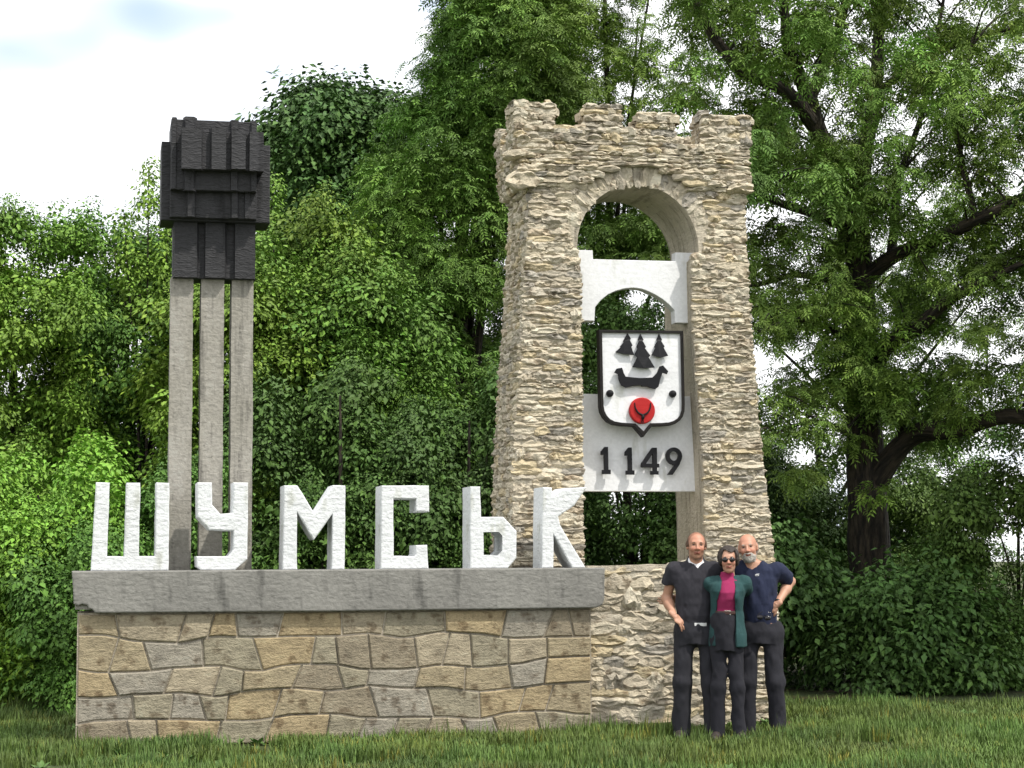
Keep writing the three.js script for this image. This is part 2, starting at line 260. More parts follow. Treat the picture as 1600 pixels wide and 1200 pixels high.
// courses of flat stones; spans(y) gives the solid intervals, place(s, y) the point, yaw and lean of the face there
function courses(list, r, y0, y1, hMin, hMax, wMin, wMax, spans, place, big = 0) {
  let y = y0;
  while (y < y1) {
    const h = lerp(hMin, hMax, r()), yc = y + h / 2;
    for (const [a, b] of spans(yc)) {
      let s = a;
      while (s < b - 0.02) {
        let w = lerp(wMin, wMax, Math.pow(r(), 1.3)); if (b - s - w < wMin * 0.7) w = b - s;
        if (w > wMax * 1.35) w *= 0.5;
        const sc = s + w / 2, wave = (noise3(sc * 1.7, yc * 0.9, 4) - 0.5) * hMax * 0.5, tall = r() < big ? 1.6 : 1;
        const pl = place(sc, yc + wave);
        list.push({ ...pl, w: w * 1.12, h: h * 1.16 * tall, d: lerp(0.035, 0.070, r()) * (tall > 1 ? 1.15 : 1), k: Math.floor(r() * 28), tone: pickTone(r), roll: (r() - 0.5) * 0.13, flip: r() < 0.5 });
        s += w;
      }
    }
    y += h;
  }
}
function layStones(o, list, gx, gz, most, rank) {
  const q = new THREE.Quaternion(), e = new THREE.Euler(), v = new THREE.Vector3();
  const sorted = list.map(s => [rank(s), s]).sort((a, b) => b[0] - a[0]), rest = [];
  sorted.forEach(([score, s], i) => {
    const g = sizedStone(s.k, s.w, s.h, s.d); e.set(s.lean ?? 0, s.yaw, s.roll + (s.turn ?? 0) + (s.flip ? Math.PI : 0), 'YXZ'); q.setFromEuler(e); v.set(s.x - gx, s.y, s.z - gz);
    if (i < most && score > 0) { const m = part('stone', g, stoneMats[s.tone], o); m.position.copy(v); m.quaternion.copy(q); }
    else { const c = g.clone().applyMatrix4(new THREE.Matrix4().compose(v, q, new THREE.Vector3(1, 1, 1))), n = c.attributes.position.count, col = new Float32Array(n * 3); for (let k = 0; k < n; k++) col.set(stoneTones[s.tone], k * 3); c.setAttribute('color', new THREE.BufferAttribute(col, 3)); rest.push(c); }
  });
  if (rest.length) part('rubble_facing', mergeGeometries(rest), stuffStone, o, 'stuff');
}
const line = (pts) => y => { if (y <= pts[0][0]) return pts[0][1]; for (let i = 1; i < pts.length; i++) if (y <= pts[i][0]) return lerp(pts[i - 1][1], pts[i][1], (y - pts[i - 1][0]) / (pts[i][0] - pts[i - 1][0])); return pts[pts.length - 1][1]; };
const ZF = -0.64, ZB = -1.56; // the tower's mortar body, front and back
{
  const gx = 1.38, gz = -1.1, o = thing('stone_tower', 'tall rubble stone gate tower with arched opening and broken battlements', 'tower', monument(gx, 0, gz), TH);
  const off = g => g.translate(-gx, 0, -gz), r = rng(77);
  const xL = line([[0, 0.06], [1.6, 0.13], [2.47, 0.155], [3.1, 0.20], [4.0, 0.262], [4.96, 0.325], [5.08, 0.22], [5.3, 0.205], [5.9, 0.185]]);
  const xR = line([[0, 2.70], [0.96, 2.665], [1.68, 2.632], [2.1, 2.588], [2.7, 2.525], [3.5, 2.475], [4.1, 2.436], [4.9, 2.404], [5.1, 2.455], [5.9, 2.455]]);
  const xA = line([[0, 0.80], [1.5, 0.80], [4.30, 0.80], [4.40, 0.765]]), xB = line([[0, 1.99], [1.8, 1.985], [2.48, 1.965], [3.07, 1.94], [3.8, 1.885], [4.38, 1.88], [4.44, 1.955]]);
  const AX = 1.36, AY = 4.47, AR = 0.593;
  // mortar body with the arched opening
  const ys = []; for (let y = -0.05; y < 5.45; y += 0.25) ys.push(y); ys.push(4.97, 5.09, 5.44); ys.sort((a, b) => a - b);
  const outer = [...ys.map(y => [xR(y) - 0.02, y]), ...ys.slice().reverse().map(y => [xL(y) + 0.02, y])];
  const hole = []; for (const y of [1.30, 2.0, 2.6, 3.2, 3.8, 4.36, 4.45]) hole.push([xB(y), y]);
  for (let i = 0; i <= 18; i++) { const a = i / 18 * Math.PI; hole.push([AX + Math.cos(a) * AR, AY + Math.sin(a) * AR * 1.01]); }
  for (const y of [4.45, 4.34, 3.2, 2.2, 1.30]) hole.push([xA(y), y]);
  part('masonry_body', off(plate(outer, ZF, ZF - ZB, 0, [hole])), M.mortar, o);
  // battlements: bodies of the merlons along front and back
  const merlons = [[0.17, 0.535, 5.78, -0.98], [0.855, 1.185, 5.79, -0.96], [1.36, 1.715, 5.74, -0.94], [1.985, 2.455, 5.77, -0.98]];
  const gapTop = [[0.535, 0.855, 5.585], [1.185, 1.36, 5.60], [1.715, 1.985, 5.47]];
  const backs = [[0.19, 0.50, 5.66], [0.80, 1.06, 5.60], [1.27, 1.52, 5.66], [1.93, 2.40, 5.68]];
  for (const [a, b, t, zb] of merlons) part('merlon', off(boxG(a + 0.03, b - 0.03, 5.40, t - 0.03, zb, ZF + 0.04, 0)), M.mortar, o);
  for (const [a, b, t] of gapTop) part('parapet', off(boxG(a - 0.02, b + 0.02, 5.38, t - 0.03, -0.92, ZF + 0.035, 0)), M.mortar, o);
  for (const [a, b, t] of backs) part('merlon', off(boxG(a + 0.02, b - 0.02, 5.39, t, ZB - 0.03, ZB + 0.24, 0)), M.mortar, o);
  const list = [];
  const front = y => ZF + (y > 5.0 ? 0.05 * clamp((y - 5.0) / 0.1, 0, 1) : 0) + 0.05 * clamp((1.6 - y) / 1.6, 0, 1);
  const spans = y => {
    const L0 = xL(y), R0 = xR(y);
    if (y < 1.30) return [[L0, R0]];
    if (y < AY - 0.05) return [[L0, xA(y)], [xB(y), R0]];
    const dy = y - AY, out = AR + 0.17;
    if (dy < out) { const hw = Math.sqrt(Math.max(0, out * out - dy * dy)); const low = Math.max(0, 1 - Math.max(0, dy) / 0.3) * 0.13; return [[L0, AX - hw + low], [AX + hw - low, R0]]; }
    if (y < 5.50) return [[L0, R0]];
    return [...merlons.map(m => [m[0], m[1], m[2]]), ...gapTop].filter(m => y < m[2] + 0.01).map(m => [m[0] - 0.01, m[1] + 0.01]).sort((a, b) => a[0] - b[0]);
  };
  courses(list, r, 0, 5.80, 0.040, 0.074, 0.09, 0.27, spans, (x, y) => ({ x, y, z: front(y), yaw: 0, lean: (r() - 0.5) * 0.14, face: 1 }), 0.08);
  // voussoirs round the arch
  for (let i = 0; i < 19; i++) { const a = Math.PI * (0.10 + 0.80 * (i + 0.3 + 0.4 * r()) / 19), top = 1 - Math.abs(a / Math.PI - 0.5) * 1.2, rr = AR + 0.095; list.push({ x: AX + Math.cos(a) * rr, y: AY + Math.sin(a) * rr, z: ZF - 0.012 + 0.012 * r(), yaw: 0, turn: a, w: 0.15 + 0.11 * r() * top, h: 0.07 + 0.05 * r(), d: 0.045, k: Math.floor(r() * 28), tone: pickTone(r), roll: (r() - 0.5) * 0.3, flip: false, face: 1 }); }
  // big corbel stones under the head at the corner
  for (const [x, y, w, h] of [[0.24, 5.07, 0.34, 0.15], [0.32, 5.17, 0.26, 0.10], [2.36, 5.05, 0.28, 0.10], [0.20, 5.30, 0.3, 0.10]]) list.push({ x, y, z: ZF + 0.05, yaw: 0, w, h, d: 0.10, k: Math.floor(r() * 28), tone: 0, roll: 0.1, flip: false, face: 1 });
  // flanks, back of the battlements and the tops
  const flank = side => (s, y) => ({ x: side < 0 ? xL(y) : xR(y), y, z: s, yaw: side * Math.PI / 2, lean: 0, face: 0 });
  courses(list, r, 0, 5.52, 0.046, 0.084, 0.10, 0.26, () => [[ZB, ZF]], flank(-1));
  courses(list, r, 0, 5.52, 0.05, 0.09, 0.14, 0.30, () => [[ZB, ZF]], flank(1));
  courses(list, r, 5.5, 5.78, 0.05, 0.08, 0.10, 0.22, y => [[-0.98, ZF + 0.04]], (s, y) => ({ x: 0.18, y, z: s, yaw: -Math.PI / 2, face: 0 }));
  for (const [a, b, t, zb] of merlons.slice(0, 3)) courses(list, r, (b > 1.6 ? 5.49 : 5.6), t - 0.01, 0.05, 0.08, 0.12, 0.2, () => [[zb, ZF + 0.02]], (s, y) => ({ x: b - 0.03, y, z: s, yaw: Math.PI / 2, face: 0 }));
  for (const [a, b, t, zb] of merlons.slice(1)) courses(list, r, (a > 1.9 ? 5.49 : 5.6), t - 0.01, 0.05, 0.08, 0.12, 0.2, () => [[zb, ZF + 0.02]], (s, y) => ({ x: a + 0.03, y, z: s, yaw: -Math.PI / 2, face: 0 }));
  for (const [a, b, t] of backs) { courses(list, r, 5.45, t, 0.05, 0.08, 0.1, 0.2, () => [[a, b]], (x, y) => ({ x, y, z: ZB + 0.24, yaw: 0, face: 0 })); courses(list, r, 5.45, t, 0.05, 0.08, 0.1, 0.2, () => [[ZB, ZB + 0.22]], (s, y) => ({ x: a, y, z: s, yaw: -Math.PI / 2, face: 0 })); courses(list, r, 5.45, t, 0.05, 0.08, 0.1, 0.2, () => [[ZB, ZB + 0.22]], (s, y) => ({ x: b, y, z: s, yaw: Math.PI / 2, face: 0 })); }
  const tops = [...merlons.map(m => [m[0], m[1], m[2] - 0.03, m[3], ZF + 0.05]), ...gapTop.map(m => [m[0], m[1], m[2] - 0.03, -0.92, ZF + 0.04]), ...backs.map(m => [m[0], m[1], m[2], ZB, ZB + 0.24])];
  for (const [a, b, t, za, zb] of tops) for (let x = a + 0.07; x < b; x += 0.13) for (let z = za + 0.06; z < zb + 0.02; z += 0.12) list.push({ x: x + (r() - 0.5) * 0.05, y: t, z, yaw: r() * 6, lean: -Math.PI / 2, w: 0.19, h: 0.15, d: 0.03 + r() * 0.03, k: Math.floor(r() * 28), tone: pickTone(r), roll: 0, flip: false, face: 0 });
  layStones(o, list, gx, gz, 300, s => s.face && s.y > 1.45 && !(s.x > 0.2 && s.x < 0.7 && s.y < 2.15) ? s.w * s.h : 0);
}

// ---------------------------------------------------------------- low wall between the plinth and the tower's far pier
{
  const gx = 1.35, gz = -0.45, o = thing('low_stone_wall', 'low rubble stone wall with a mortar capped top between the slab and the tower', 'wall', monument(gx, 0, gz), TH), r = rng(31);
  const off = g => g.translate(-gx, 0, -gz);
  part('masonry_body', off(boxG(0.715, 1.97, -0.05, 1.44, -0.68, -0.20, 0)), M.mortar, o);
  const cap = new THREE.BoxGeometry(1.26, 0.05, 0.50, 16, 1, 6).translate(1.345, 1.462, -0.44);
  part('coping', off(metreUV(rough(cap, 0.018, 5))), M.mortar, o);
  const list = [];
  courses(list, r, 0, 1.44, 0.075, 0.125, 0.14, 0.38, () => [[0.72, 1.97]], (x, y) => ({ x, y, z: -0.205, yaw: 0, lean: (r() - 0.5) * 0.1, face: 1 }), 0.12);
  layStones(o, list, gx, gz, 250, s => s.w * s.h);
}

// ---------------------------------------------------------------- white arched beam, date panel and shield in the opening
{
  const gx = 1.38, gz = -0.86, o = thing('arched_beam', 'white painted concrete beam with an arched underside spanning the tower opening', 'beam', monument(gx, 3.78, gz), TH);
  const pts = [[0.74, 4.455], [0.957, 4.455], [0.962, 4.371], [1.769, 4.373], [1.772, 4.458], [2.0, 4.458], [2.0, 3.780], [1.761, 3.780], [1.756, 3.899], [1.70, 3.955], [1.64, 4.003], [1.574, 4.042], [1.50, 4.076], [1.43, 4.098], [1.354, 4.107], [1.27, 4.098], [1.18, 4.073], [1.103, 4.037], [1.03, 3.978], [0.977, 3.913], [0.969, 3.782], [0.74, 3.785]];
  part('beam_body', plate(pts, -0.80, 0.13, 0.006).translate(-gx, -3.78, -gz), M.smoothWhite, o);
}
const dig = (o, pts, holes, gx, gy, gz) => part('numeral', plate(pts, -0.845, 0.035, 0.003, holes, 1).translate(-gx, -gy, -gz), M.blackPaint, o);
{
  const gx = 1.44, gy = 2.18, gz = -0.98, o = thing('date_panel', 'white concrete panel bearing the date 1149 in black numerals under the shield', 'panel', monument(gx, gy, gz), TH);
  part('panel_board', plate([[0.74, 2.18], [2.06, 2.18], [2.06, 3.088], [0.74, 3.104]], -0.92, 0.12, 0.006).translate(-gx, -gy, -gz), M.smoothWhite, o);
  const one = dx => [[1.033, 2.552], [1.070, 2.597], [1.102, 2.597], [1.104, 2.382], [1.126, 2.382], [1.126, 2.341], [1.044, 2.341], [1.044, 2.379], [1.064, 2.382], [1.062, 2.523], [1.034, 2.520]].map(([x, y]) => [x + dx, y - dx * 0.02]);
  dig(o, one(0), [], gx, gy, gz); dig(o, one(0.232), [], gx, gy, gz);
  dig(o, [[1.535, 2.592], [1.580, 2.592], [1.580, 2.441], [1.602, 2.441], [1.602, 2.405], [1.580, 2.405], [1.580, 2.372], [1.594, 2.372], [1.594, 2.338], [1.515, 2.338], [1.515, 2.372], [1.538, 2.372], [1.538, 2.405], [1.424, 2.405], [1.424, 2.440]], [[[1.538, 2.441], [1.538, 2.535], [1.472, 2.441]]], gx, gy, gz);
  const ring = (cx, cy, rx, ry, a0, a1, n) => Array.from({ length: n + 1 }, (_, i) => { const a = lerp(a0, a1, i / n); return [cx + Math.cos(a) * rx, cy + Math.sin(a) * ry]; });
  dig(o, [...ring(1.748, 2.513, 0.080, 0.083, -0.62, Math.PI * 2 - 1.75, 26), [1.733, 2.425], [1.752, 2.425], [1.682, 2.336], [1.732, 2.336], [1.800, 2.432]], [ring(1.748, 2.515, 0.042, 0.045, 0, -Math.PI * 2 * 0.96, 18)], gx, gy, gz);
  for (const [x, y] of [[1.083, 2.5], [1.315, 2.5], [1.558, 2.47], [1.748, 2.576]]) { const g = new THREE.CylinderGeometry(0.008, 0.008, 0.04, 8).rotateX(Math.PI / 2).translate(x - gx, y - gy, -0.9 - gz); part('pin', g, M.blackPaint, o); }
}
{
  const gx = 1.405, gy = 2.685, gz = -0.83, o = thing('heraldic_shield', 'white shield with black border, firs, boat and red disc hung in the tower opening', 'shield', monument(gx, gy, gz), TH);
  const off = g => g.translate(-gx, -gy, -gz);
  const curve = (pts) => pts;
  const outer = [[0.987, 3.690], [1.815, 3.696], [1.821, 3.0], [1.817, 2.93], [1.800, 2.880], [1.768, 2.840], [1.725, 2.812], [1.68, 2.796], [1.60, 2.789], [1.493, 2.786], [1.411, 2.685], [1.322, 2.782], [1.20, 2.788], [1.123, 2.800], [1.07, 2.825], [1.03, 2.868], [1.005, 2.915], [0.995, 2.97]];
  const inner = [[1.014, 3.668], [1.789, 3.673], [1.795, 3.0], [1.791, 2.94], [1.775, 2.892], [1.748, 2.858], [1.71, 2.834], [1.665, 2.820], [1.59, 2.813], [1.478, 2.810], [1.413, 2.732], [1.332, 2.806], [1.205, 2.812], [1.132, 2.823], [1.085, 2.846], [1.052, 2.882], [1.031, 2.925], [1.022, 2.975]];
  part('shield_board', off(plate(outer.map(([x, y]) => [lerp(1.405, x, 0.985), lerp(3.19, y, 0.985)]), -0.738, 0.07, 0.004)), M.smoothWhite, o);
  part('border', off(plate(outer, -0.715, 0.095, 0.005, [inner], 1)), M.frame, o);
  for (const x of [1.15, 1.66]) part('bracket', off(boxG(x - 0.03, x + 0.03, 2.86, 3.05, -0.93, -0.80, 0.004)), M.frame, o);
  const fir = [
    [[1.268, 3.664], [1.301, 3.611], [1.29, 3.596], [1.315, 3.548], [1.3, 3.533], [1.327, 3.453], [1.223, 3.462], [1.147, 3.482], [1.197, 3.525], [1.193, 3.535], [1.228, 3.574], [1.224, 3.587]],
    [[1.393, 3.662], [1.425, 3.603], [1.414, 3.59], [1.446, 3.535], [1.433, 3.522], [1.485, 3.455], [1.467, 3.434], [1.527, 3.34], [1.418, 3.327], [1.304, 3.34], [1.353, 3.432], [1.327, 3.457], [1.359, 3.517], [1.35, 3.534], [1.377, 3.589], [1.366, 3.602]],
    [[1.577, 3.665], [1.605, 3.606], [1.596, 3.593], [1.628, 3.543], [1.617, 3.53], [1.66, 3.454], [1.577, 3.432], [1.496, 3.456], [1.534, 3.528], [1.525, 3.541], [1.557, 3.593], [1.548, 3.605]]];
  for (const f of fir) { // sheet-metal firs, bent forward along a middle fold
    const cx = f[0][0], tri = THREE.ShapeUtils.triangulateShape(f.map(p => new THREE.Vector2(...p)), []), dz = (x, y) => 0.012 + 0.05 * clamp((3.67 - y) / 0.3, 0, 1) - Math.abs(x - cx) * 0.25, v = [], P = (i, b) => [f[i][0], f[i][1], -0.735 + dz(...f[i]) - b];
    for (const [a, b, c] of tri) v.push(...P(a, 0), ...P(b, 0), ...P(c, 0), ...P(c, 0.008), ...P(b, 0.008), ...P(a, 0.008));
    f.forEach((_, i) => { const n = (i + 1) % f.length; v.push(...P(i, 0), ...P(i, 0.008), ...P(n, 0.008), ...P(i, 0), ...P(n, 0.008), ...P(n, 0)); });
    const g = new THREE.BufferGeometry(); g.setAttribute('position', new THREE.Float32BufferAttribute(v, 3)); g.computeVertexNormals(); part('fir_tree', off(metreUV(g)), M.blackPaint, o);
  }
  part('boat', off(plate([[1.129, 3.285], [1.152, 3.323], [1.204, 3.333], [1.221, 3.278], [1.238, 3.249], [1.373, 3.238], [1.5, 3.244], [1.544, 3.287], [1.571, 3.351], [1.604, 3.36], [1.654, 3.305], [1.64, 3.278], [1.597, 3.292], [1.574, 3.224], [1.558, 3.16], [1.525, 3.134], [1.47, 3.148], [1.448, 3.158], [1.394, 3.158], [1.383, 3.17], [1.307, 3.161], [1.241, 3.145], [1.193, 3.166], [1.172, 3.218], [1.164, 3.271]], -0.69, 0.02, 0.002, [], 1)), M.blackPaint, o);
  for (const x of [1.25, 1.5]) part('bracket', off(new THREE.CylinderGeometry(0.007, 0.007, 0.04, 8).rotateX(Math.PI / 2).translate(x, 3.2, -0.722)), M.blackPaint, o);
  for (const [x, y] of [[1.091, 3.091], [1.704, 3.094]]) { const g = new THREE.LatheGeometry([[0, 0.05], [0.02, 0.047], [0.031, 0.036], [0.034, 0.02], [0.034, -0.01]].map(p => new THREE.Vector2(...p)), 20).rotateX(Math.PI / 2).translate(x, y, -0.735); part('stud', off(g), M.blackPaint, o); }
  const disc = part('red_disc', off(metreUV(new THREE.LatheGeometry([[0, 0.04], [0.112, 0.04], [0.122, 0.034], [0.125, 0.024], [0.125, -0.01]].map(p => new THREE.Vector2(...p)), 40).rotateX(Math.PI / 2).translate(1.40, 2.932, -0.735))), M.red, o);
  const horns = [tube([[1.322, 3.005, -0.69], [1.328, 2.955, -0.687], [1.355, 2.910, -0.685], [1.398, 2.888, -0.685]], [0.004, 0.007, 0.009, 0.010], 12, 6, 0), tube([[1.478, 3.006, -0.69], [1.471, 2.955, -0.687], [1.443, 2.910, -0.685], [1.400, 2.888, -0.685]], [0.004, 0.007, 0.009, 0.010], 12, 6, 0)];
  horns.push(tube([[1.399, 2.893, -0.688], [1.399, 2.868, -0.684], [1.397, 2.842, -0.686]], [0.012, 0.017, 0.009], 6, 8, 0), new THREE.TorusGeometry(0.011, 0.0035, 6, 14).translate(1.396, 2.826, -0.688));
  part('bull_horns', off(mergeGeometries(horns.map(h => { const n = h.toNonIndexed(); return n; }))), M.blackPaint, disc);
}
// ---------------------------------------------------------------- people: distance fields meshed as one surface each
function meshField(f, lo, hi, cell) { // surface nets
  const n = [0, 1, 2].map(i => Math.ceil((hi[i] - lo[i]) / cell) + 1), [nx, ny, nz] = n, F = new Float32Array(nx * ny * nz), id = (i, j, k) => i + nx * (j + ny * k);
  for (let k = 0; k < nz; k++) for (let j = 0; j < ny; j++) for (let i = 0; i < nx; i++) F[id(i, j, k)] = f(lo[0] + i * cell, lo[1] + j * cell, lo[2] + k * cell);
  const V = new Int32Array(nx * ny * nz).fill(-1), pos = [], idx = [];
  const E = []; for (let a = 0; a < 8; a++) for (const b of [1, 2, 4]) if (!(a & b)) E.push([a, a | b]);
  for (let k = 0; k < nz - 1; k++) for (let j = 0; j < ny - 1; j++) for (let i = 0; i < nx - 1; i++) {
    const c = []; let m = 0; for (let a = 0; a < 8; a++) { const v = F[id(i + (a & 1), j + ((a >> 1) & 1), k + ((a >> 2) & 1))]; c.push(v); if (v < 0) m |= 1 << a; }
    if (m === 0 || m === 255) continue;
    let x = 0, y = 0, z = 0, q = 0;
    for (const [a, b] of E) if ((c[a] < 0) !== (c[b] < 0)) { const t = c[a] / (c[a] - c[b]); x += (a & 1) + t * ((b & 1) - (a & 1)); y += ((a >> 1) & 1) + t * (((b >> 1) & 1) - ((a >> 1) & 1)); z += ((a >> 2) & 1) + t * (((b >> 2) & 1) - ((a >> 2) & 1)); q++; }
    V[id(i, j, k)] = pos.length / 3; pos.push(lo[0] + (i + x / q) * cell, lo[1] + (j + y / q) * cell, lo[2] + (k + z / q) * cell);
  }
  const quad = (a, b, c, d, flip) => { if (a < 0 || b < 0 || c < 0 || d < 0) return; flip ? idx.push(a, c, b, a, d, c) : idx.push(a, b, c, a, c, d); };
  for (let k = 1; k < nz - 1; k++) for (let j = 1; j < ny - 1; j++) for (let i = 1; i < nx - 1; i++) {
    const s = F[id(i, j, k)] < 0;
    if (s !== F[id(i + 1, j, k)] < 0) quad(V[id(i, j - 1, k - 1)], V[id(i, j, k - 1)], V[id(i, j, k)], V[id(i, j - 1, k)], !s);
    if (s !== F[id(i, j + 1, k)] < 0) quad(V[id(i - 1, j, k - 1)], V[id(i - 1, j, k)], V[id(i, j, k)], V[id(i, j, k - 1)], !s);
    if (s !== F[id(i, j, k + 1)] < 0) quad(V[id(i - 1, j - 1, k)], V[id(i, j - 1, k)], V[id(i, j, k)], V[id(i - 1, j, k)], !s);
  }
  const g = new THREE.BufferGeometry(); g.setAttribute('position', new THREE.Float32BufferAttribute(pos, 3)); g.setIndex(idx);
  const nr = new Float32Array(pos.length), e = cell * 0.5;
  for (let i = 0; i < pos.length; i += 3) { const x = pos[i], y = pos[i + 1], z = pos[i + 2], a = f(x + e, y, z) - f(x - e, y, z), b = f(x, y + e, z) - f(x, y - e, z), c = f(x, y, z + e) - f(x, y, z - e), l = Math.hypot(a, b, c) || 1; nr[i] = a / l; nr[i + 1] = b / l; nr[i + 2] = c / l; }
  g.setAttribute('normal', new THREE.BufferAttribute(nr, 3));
  const uv = new Float32Array(pos.length / 3 * 2); for (let i = 0; i < uv.length / 2; i++) { uv[2 * i] = pos[3 * i] + pos[3 * i + 2] * 0.7; uv[2 * i + 1] = pos[3 * i + 1]; } g.setAttribute('uv', new THREE.BufferAttribute(uv, 2));
  return g;
}
const smin = (a, b, k) => { const h = clamp(0.5 + 0.5 * (b - a) / k, 0, 1); return lerp(b, a, h) - k * h * (1 - h); };
// tapered capsule a-b; sz flattens it front to back; clip cuts its far end flat
const cap = (a, b, ra, rb, sz = 1, clip = false) => { const d = [b[0] - a[0], b[1] - a[1], b[2] - a[2]], L = d[0] * d[0] + d[1] * d[1] + d[2] * d[2], l = Math.sqrt(L) || 1; return (x, y, z) => { const px = x - a[0], py = y - a[1], pz = z - a[2], dot = px * d[0] + py * d[1] + pz * d[2], t = L ? clamp(dot / L, 0, 1) : 0, ax = px - d[0] * t, ay = py - d[1] * t, az = (pz - d[2] * t) / sz, v = Math.sqrt(ax * ax + ay * ay + az * az) - ra - (rb - ra) * t; return clip ? Math.max(v, dot / l - l) : v; }; };
const ell = (c, r, m = Math.min(...r)) => (x, y, z) => { const a = (x - c[0]) / r[0], b = (y - c[1]) / r[1], d = (z - c[2]) / r[2], q = Math.sqrt(a * a + b * b + d * d); return (q - 1) * m; };
const blend = (list, k) => (x, y, z) => { let v = 1e3; for (const f of list) v = smin(v, f(x, y, z), k); return v; };
const box2 = (pts, pad) => { const lo = [1e9, 1e9, 1e9], hi = [-1e9, -1e9, -1e9]; for (const p of pts) for (let i = 0; i < 3; i++) { lo[i] = Math.min(lo[i], p[i] - pad); hi[i] = Math.max(hi[i], p[i] + pad); } return [lo, hi]; };
function paint(g, fn) { const p = g.attributes.position, c = new Float32Array(p.count * 3); for (let i = 0; i < p.count; i++) c.set(fn(p.getX(i), p.getY(i), p.getZ(i)), i * 3); g.setAttribute('color', new THREE.BufferAttribute(c, 3)); return g; }
// trunk of the body or of a garment: rows [height, middle, half width, half depth, forward]
const trunk = (rows, grow = 0) => { const Y = k => line(rows.map(r => [r[0], r[k] ?? 0])), c = Y(1), w = Y(2), d = Y(3), f = Y(4), y0 = rows[0][0], y1 = rows[rows.length - 1][0]; return (x, y, z) => { const yy = clamp(y, y0, y1), W = w(yy) + grow, D = d(yy) + grow, a = (x - c(yy)) / W, b = (z - f(yy)) / D, q = Math.sqrt(a * a + b * b), v = (q - 1) * (q < 0.01 ? D : Math.sqrt((x - c(yy)) ** 2 + (z - f(yy)) ** 2) / q); return Math.max(v, y0 - y, y - y1); }; };
const V3 = (a, b, t) => a.map((v, i) => lerp(v, b[i], t));

// head about its own middle, 0.23 m high, looking along +z
function headField(o) {
  const w = o.wide ?? 1, list = [ell([0, 0.032, -0.012], [0.077 * w, 0.085, 0.096]), ell([0, -0.03, 0.022], [0.062 * w, 0.075, 0.070]), ell([0, -0.070, 0.034], [0.052 * w, 0.042, 0.048]), ell([0, -0.098, 0.058], [0.024, 0.017, 0.020]), cap([-0.034, 0.028, 0.074], [0.034, 0.028, 0.074], 0.013, 0.013), ell([-0.036, -0.024, 0.066], [0.023, 0.022, 0.022]), ell([0.036, -0.024, 0.066], [0.023, 0.022, 0.022])];
  const base = blend(list, 0.022), nose = blend([cap([0, 0.016, 0.090], [0, -0.022, 0.109], 0.0075, 0.0125), ell([-0.012, -0.026, 0.099], [0.009, 0.008, 0.010]), ell([0.012, -0.026, 0.099], [0.009, 0.008, 0.010])], 0.008);
  const lips = blend([cap([-0.024, -0.054, 0.083], [0, -0.058, 0.091], 0.005, 0.007), cap([0.024, -0.054, 0.083], [0, -0.058, 0.091], 0.005, 0.007), cap([-0.018, -0.067, 0.084], [0.018, -0.067, 0.084], 0.006, 0.006)], 0.006);
  const ears = [-1, 1].map(s => blend([ell([s * 0.079 * w, 0.0, -0.008], [0.010, 0.031, 0.019]), ell([s * 0.075 * w, -0.022, 0.0], [0.010, 0.012, 0.010])], 0.008));
  const neck = cap([0, -0.05, -0.020], [0, -0.19, -0.035], 0.055 * (o.neck ?? 1), 0.062 * (o.neck ?? 1));
  return (x, y, z) => {
    let v = base(x, y, z);
    for (const s of [-1, 1]) v = -smin(-v, Math.hypot(x - s * 0.032, (y - 0.010) * 1.15, z - 0.103) - 0.017, 0.008);
    for (const s of [-1, 1]) v = smin(v, Math.hypot(x - s * 0.032, y - 0.010, z - 0.072) - 0.0135, 0.002);
    v = smin(v, nose(x, y, z), 0.010); v = smin(v, lips(x, y, z), 0.006);
    
    for (const e of ears) v = smin(v, e(x, y, z), 0.006);
    return smin(v, neck(x, y, z), 0.025);
  };
}
const headColor = (o) => (x, y, z) => {
  const s = o.skin; let c = s.slice(); const red = k => { c = [c[0] * (1 + 0.06 * k), c[1] * (1 - 0.20 * k), c[2] * (1 - 0.22 * k)]; };
  red(0.9 * Math.exp(-((Math.abs(x) - 0.04) ** 2 + (y + 0.025) ** 2) / 0.0006)); red(0.8 * Math.exp(-(x * x + (y + 0.02) ** 2) / 0.0003)); if (o.ruddy) red(0.5 * clamp(y / 0.06, 0, 1));
  const ex = Math.abs(x) - 0.032, ey = y - 0.010;
  if (z > 0.06 && Math.hypot(ex, ey * 1.9) < 0.0120) c = Math.hypot(ex, ey) < 0.0060 ? [0.03, 0.022, 0.018] : [0.15, 0.09, 0.07];
  if (z > 0.055 && Math.hypot(ex * 0.5, y - 0.030 + Math.abs(ex) * 0.15) < 0.0050 + 0.002 * (ex < 0 ? 1 : 0) && Math.abs(ex) < 0.02) c = o.brow;
  if (z > 0.07 && Math.abs(x) < 0.026 && Math.abs(y + 0.061 - x * x * 7) < 0.012) c = Math.abs(y + 0.0605 - x * x * 9) < 0.0046 && Math.abs(x) < 0.020 && o.teeth ? [0.46, 0.36, 0.32] : [s[0] * 0.66, s[1] * 0.42, s[2] * 0.42];
  if (o.scalp && y > 0.045 && z < 0.055 - Math.abs(x) * 0.2) { const k = clamp((0.055 - z) / 0.05, 0, 0.55) * (0.7 + 0.6 * noise3(x * 260, y * 260, z * 260)); c = c.map((v, i) => lerp(v, o.scalp[i], clamp(k, 0, 1))); }
  if (o.stubble && y < -0.035 && z > 0.0 && y > -0.12) c = c.map(v => v * (0.86 - 0.06 * noise3(x * 300, y * 300, z * 300)));
  return c;
};
